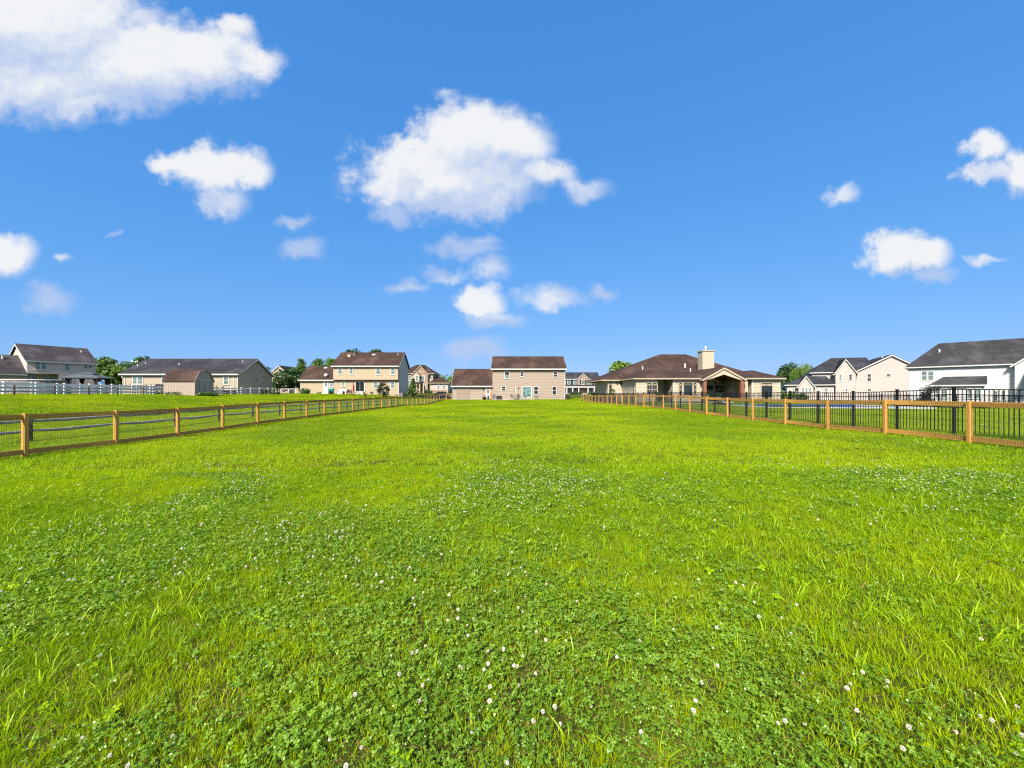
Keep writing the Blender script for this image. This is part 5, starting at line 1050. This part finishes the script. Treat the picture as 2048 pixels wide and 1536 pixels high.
def inside(x, y, pad=0.):      # in or near the field of view
    return np.abs(x) < 1.36*y+1.2+pad
def zone(y0, y1, dens, xmax):
    n = int(dens*(y1-y0)*2*xmax); x = g.uniform(-xmax, xmax, n); y = g.uniform(y0, y1, n); k = inside(x, y); return x[k], y[k]
def blocked(x, y):
    k = np.zeros(len(x), bool)
    k |= (x > PX0-1.3) & (x < PX1+1.6) & (y > PY0-1.1) & (y < PY1+1.4)
    k |= (x > at(984, 74)) & (x < at(1070, 74)) & (y > 71.1) & (y < 75.5)
    k |= (x > at(905, 75)-.1) & (x < at(1131, 75)+.1) & (y > 74.9)
    k |= (x > at(1330, 50)) & (x < at(1475, 50)) & (y > 48.5)
    return k
clov = lambda x, y: vnoise(x*.45, y*.45, 41)+.14*np.exp(-(x/2.8)**2)*np.exp(-np.maximum(0, y-5)/9)-.07*np.clip((y-6)/6, 0, 1)-.02*np.clip(np.abs(x)/5, 0, 2)
parts = []
x, y = zone(.7, 8.5, 560, 12); cm = clov(x, y); keep = g.random(len(x)) < np.clip(1.2-.7*np.clip((cm-.42)/.34, 0, 1), .5, 1); x, y = x[keep], y[keep]
parts.append((x, y, g.integers(0, NB, len(x)), g.uniform(.75, 1.25, len(x))))
x, y = zone(.7, 14, 60, 18); bn = vnoise(x*.7, y*.7, 43); keep = g.random(len(x)) < np.clip((bn-.42)/.16, .10, 1); x, y = x[keep], y[keep]
parts.append((x, y, NB+g.integers(0, NT_, len(x)), g.uniform(.65, 1.2, len(x))))
x, y = zone(8, 24, 95, 26); keep = ~blocked(x, y) & (g.random(len(x)) < np.clip((y-7)/3, .2, 1)); x, y = x[keep], y[keep]
parts.append((x, y, NB+NT_+g.integers(0, NM, len(x)), g.uniform(.8, 1.25, len(x))))
x, y = zone(22, 82, 17, 56); keep = ~blocked(x, y); x, y = x[keep], y[keep]
parts.append((x, y, NB+NT_+NM+g.integers(0, NF, len(x)), g.uniform(.8, 1.25, len(x))))
x, y = zone(.7, 7, 130, 10); parts.append((x, y, straw0+g.integers(0, NS, len(x)), g.uniform(.8, 1.8, len(x))))
x, y = zone(.7, 10, 3.2, 14); parts.append((x, y, straw0+NS+g.integers(0, NW, len(x)), g.uniform(.7, 1.3, len(x))))
X_, Y_, I_, S_ = (np.concatenate([p[i] for p in parts]) for i in range(4)); n = len(X_)
scatter('grass', kinds, X_, Y_, I_, g.uniform(0, 6.283, n), (g.normal(size=n)*.06, g.normal(size=n)*.06), S_, 'blades of mown grass covering the lawn')
ck = [bpy.data.objects.new('clover_clump', clover_patch(21, .085, 500+i, .008, .058).mesh('clover_clump', M['clover'])) for i in range(NC)]
ck += [bpy.data.objects.new('clover_spread', clover_patch(26, .16, 520+i, .022, .055, .007, .012).mesh('clover_spread', M['clover'])) for i in range(3)]
x, y = zone(.7, 8, 330, 12); cm = clov(x, y); keep = g.random(len(x)) < np.clip(.15+(cm-.45)/.32, .08, .70); x, y = x[keep], y[keep]; i1 = g.integers(0, NC, len(x))
x2, y2 = zone(8, 26, 24, 26); cm = clov(x2, y2); keep = (g.random(len(x2)) < np.clip(.08+(cm-.46)/.4, .02, .55)) & ~blocked(x2, y2); x2, y2 = x2[keep], y2[keep]; i2 = NC+g.integers(0, 3, len(x2))
x, y, ii = np.concatenate([x, x2]), np.concatenate([y, y2]), np.concatenate([i1, i2]); n = len(x)
scatter('clover', ck, x, y, ii, g.uniform(0, 6.283, n), (g.normal(size=n)*.05, g.normal(size=n)*.05), g.uniform(.6, 1.5, n), 'low clover leaves growing through the grass')
# blossoms: the largest in view are single things, the rest are ground cover
fm = [M['petal'], M['stemg'], M['petalold']]
BL = [blossom(600+i, (.055, .07, .085, .062)[i]).mesh('clover_blossom', fm) for i in range(4)]
x, y = zone(1.5, 9, 80, 12); xf, yf = zone(9, 30, 9, 34); x = np.concatenate([x, xf]); y = np.concatenate([y, yf]); cm = clov(x, y); bn = vnoise(x*.9+9, y*.9, 47)
keep = (g.random(len(x)) < np.clip(.2+(cm-.45)/.35, .05, 1)*np.clip((bn-.38)/.3, .10, 1)) & ~blocked(x, y) & (np.abs(x) < 1.3*y); x, y = x[keep], y[keep]
order = np.argsort(y); x, y = x[order], y[order]
near = min(300, len(x)); zn = ground(x[:near], y[:near])
for i in range(near):
    o = bpy.data.objects.new('clover_blossom', BL[i % 4]); C.objects.link(o); o.location = (x[i], y[i], zn[i]); s = random.uniform(.65, 1.2); o.scale = (s, s, s*random.uniform(.85, 1.15)); o.rotation_euler = (random.gauss(0, .15), random.gauss(0, .15), random.uniform(0, 6.28))
    tag(o, 'round white clover blossom in the nearest strip of lawn', 'flower', 'clover blossoms nearest the viewer')
fk = [bpy.data.objects.new('blossom_source', BL[i]) for i in range(4)]; x, y = x[near:], y[near:]; n = len(x)
scatter('clover_flowers', fk, x, y, g.integers(0, 4, n), g.uniform(0, 6.28, n), (g.normal(size=n)*.15, g.normal(size=n)*.15), g.uniform(.85, 1.3, n)*np.clip(y/18, 1, 1.25), 'white clover blossoms scattered farther out over the lawn')
print('grass points', len(X_), 'blossoms', near, n)
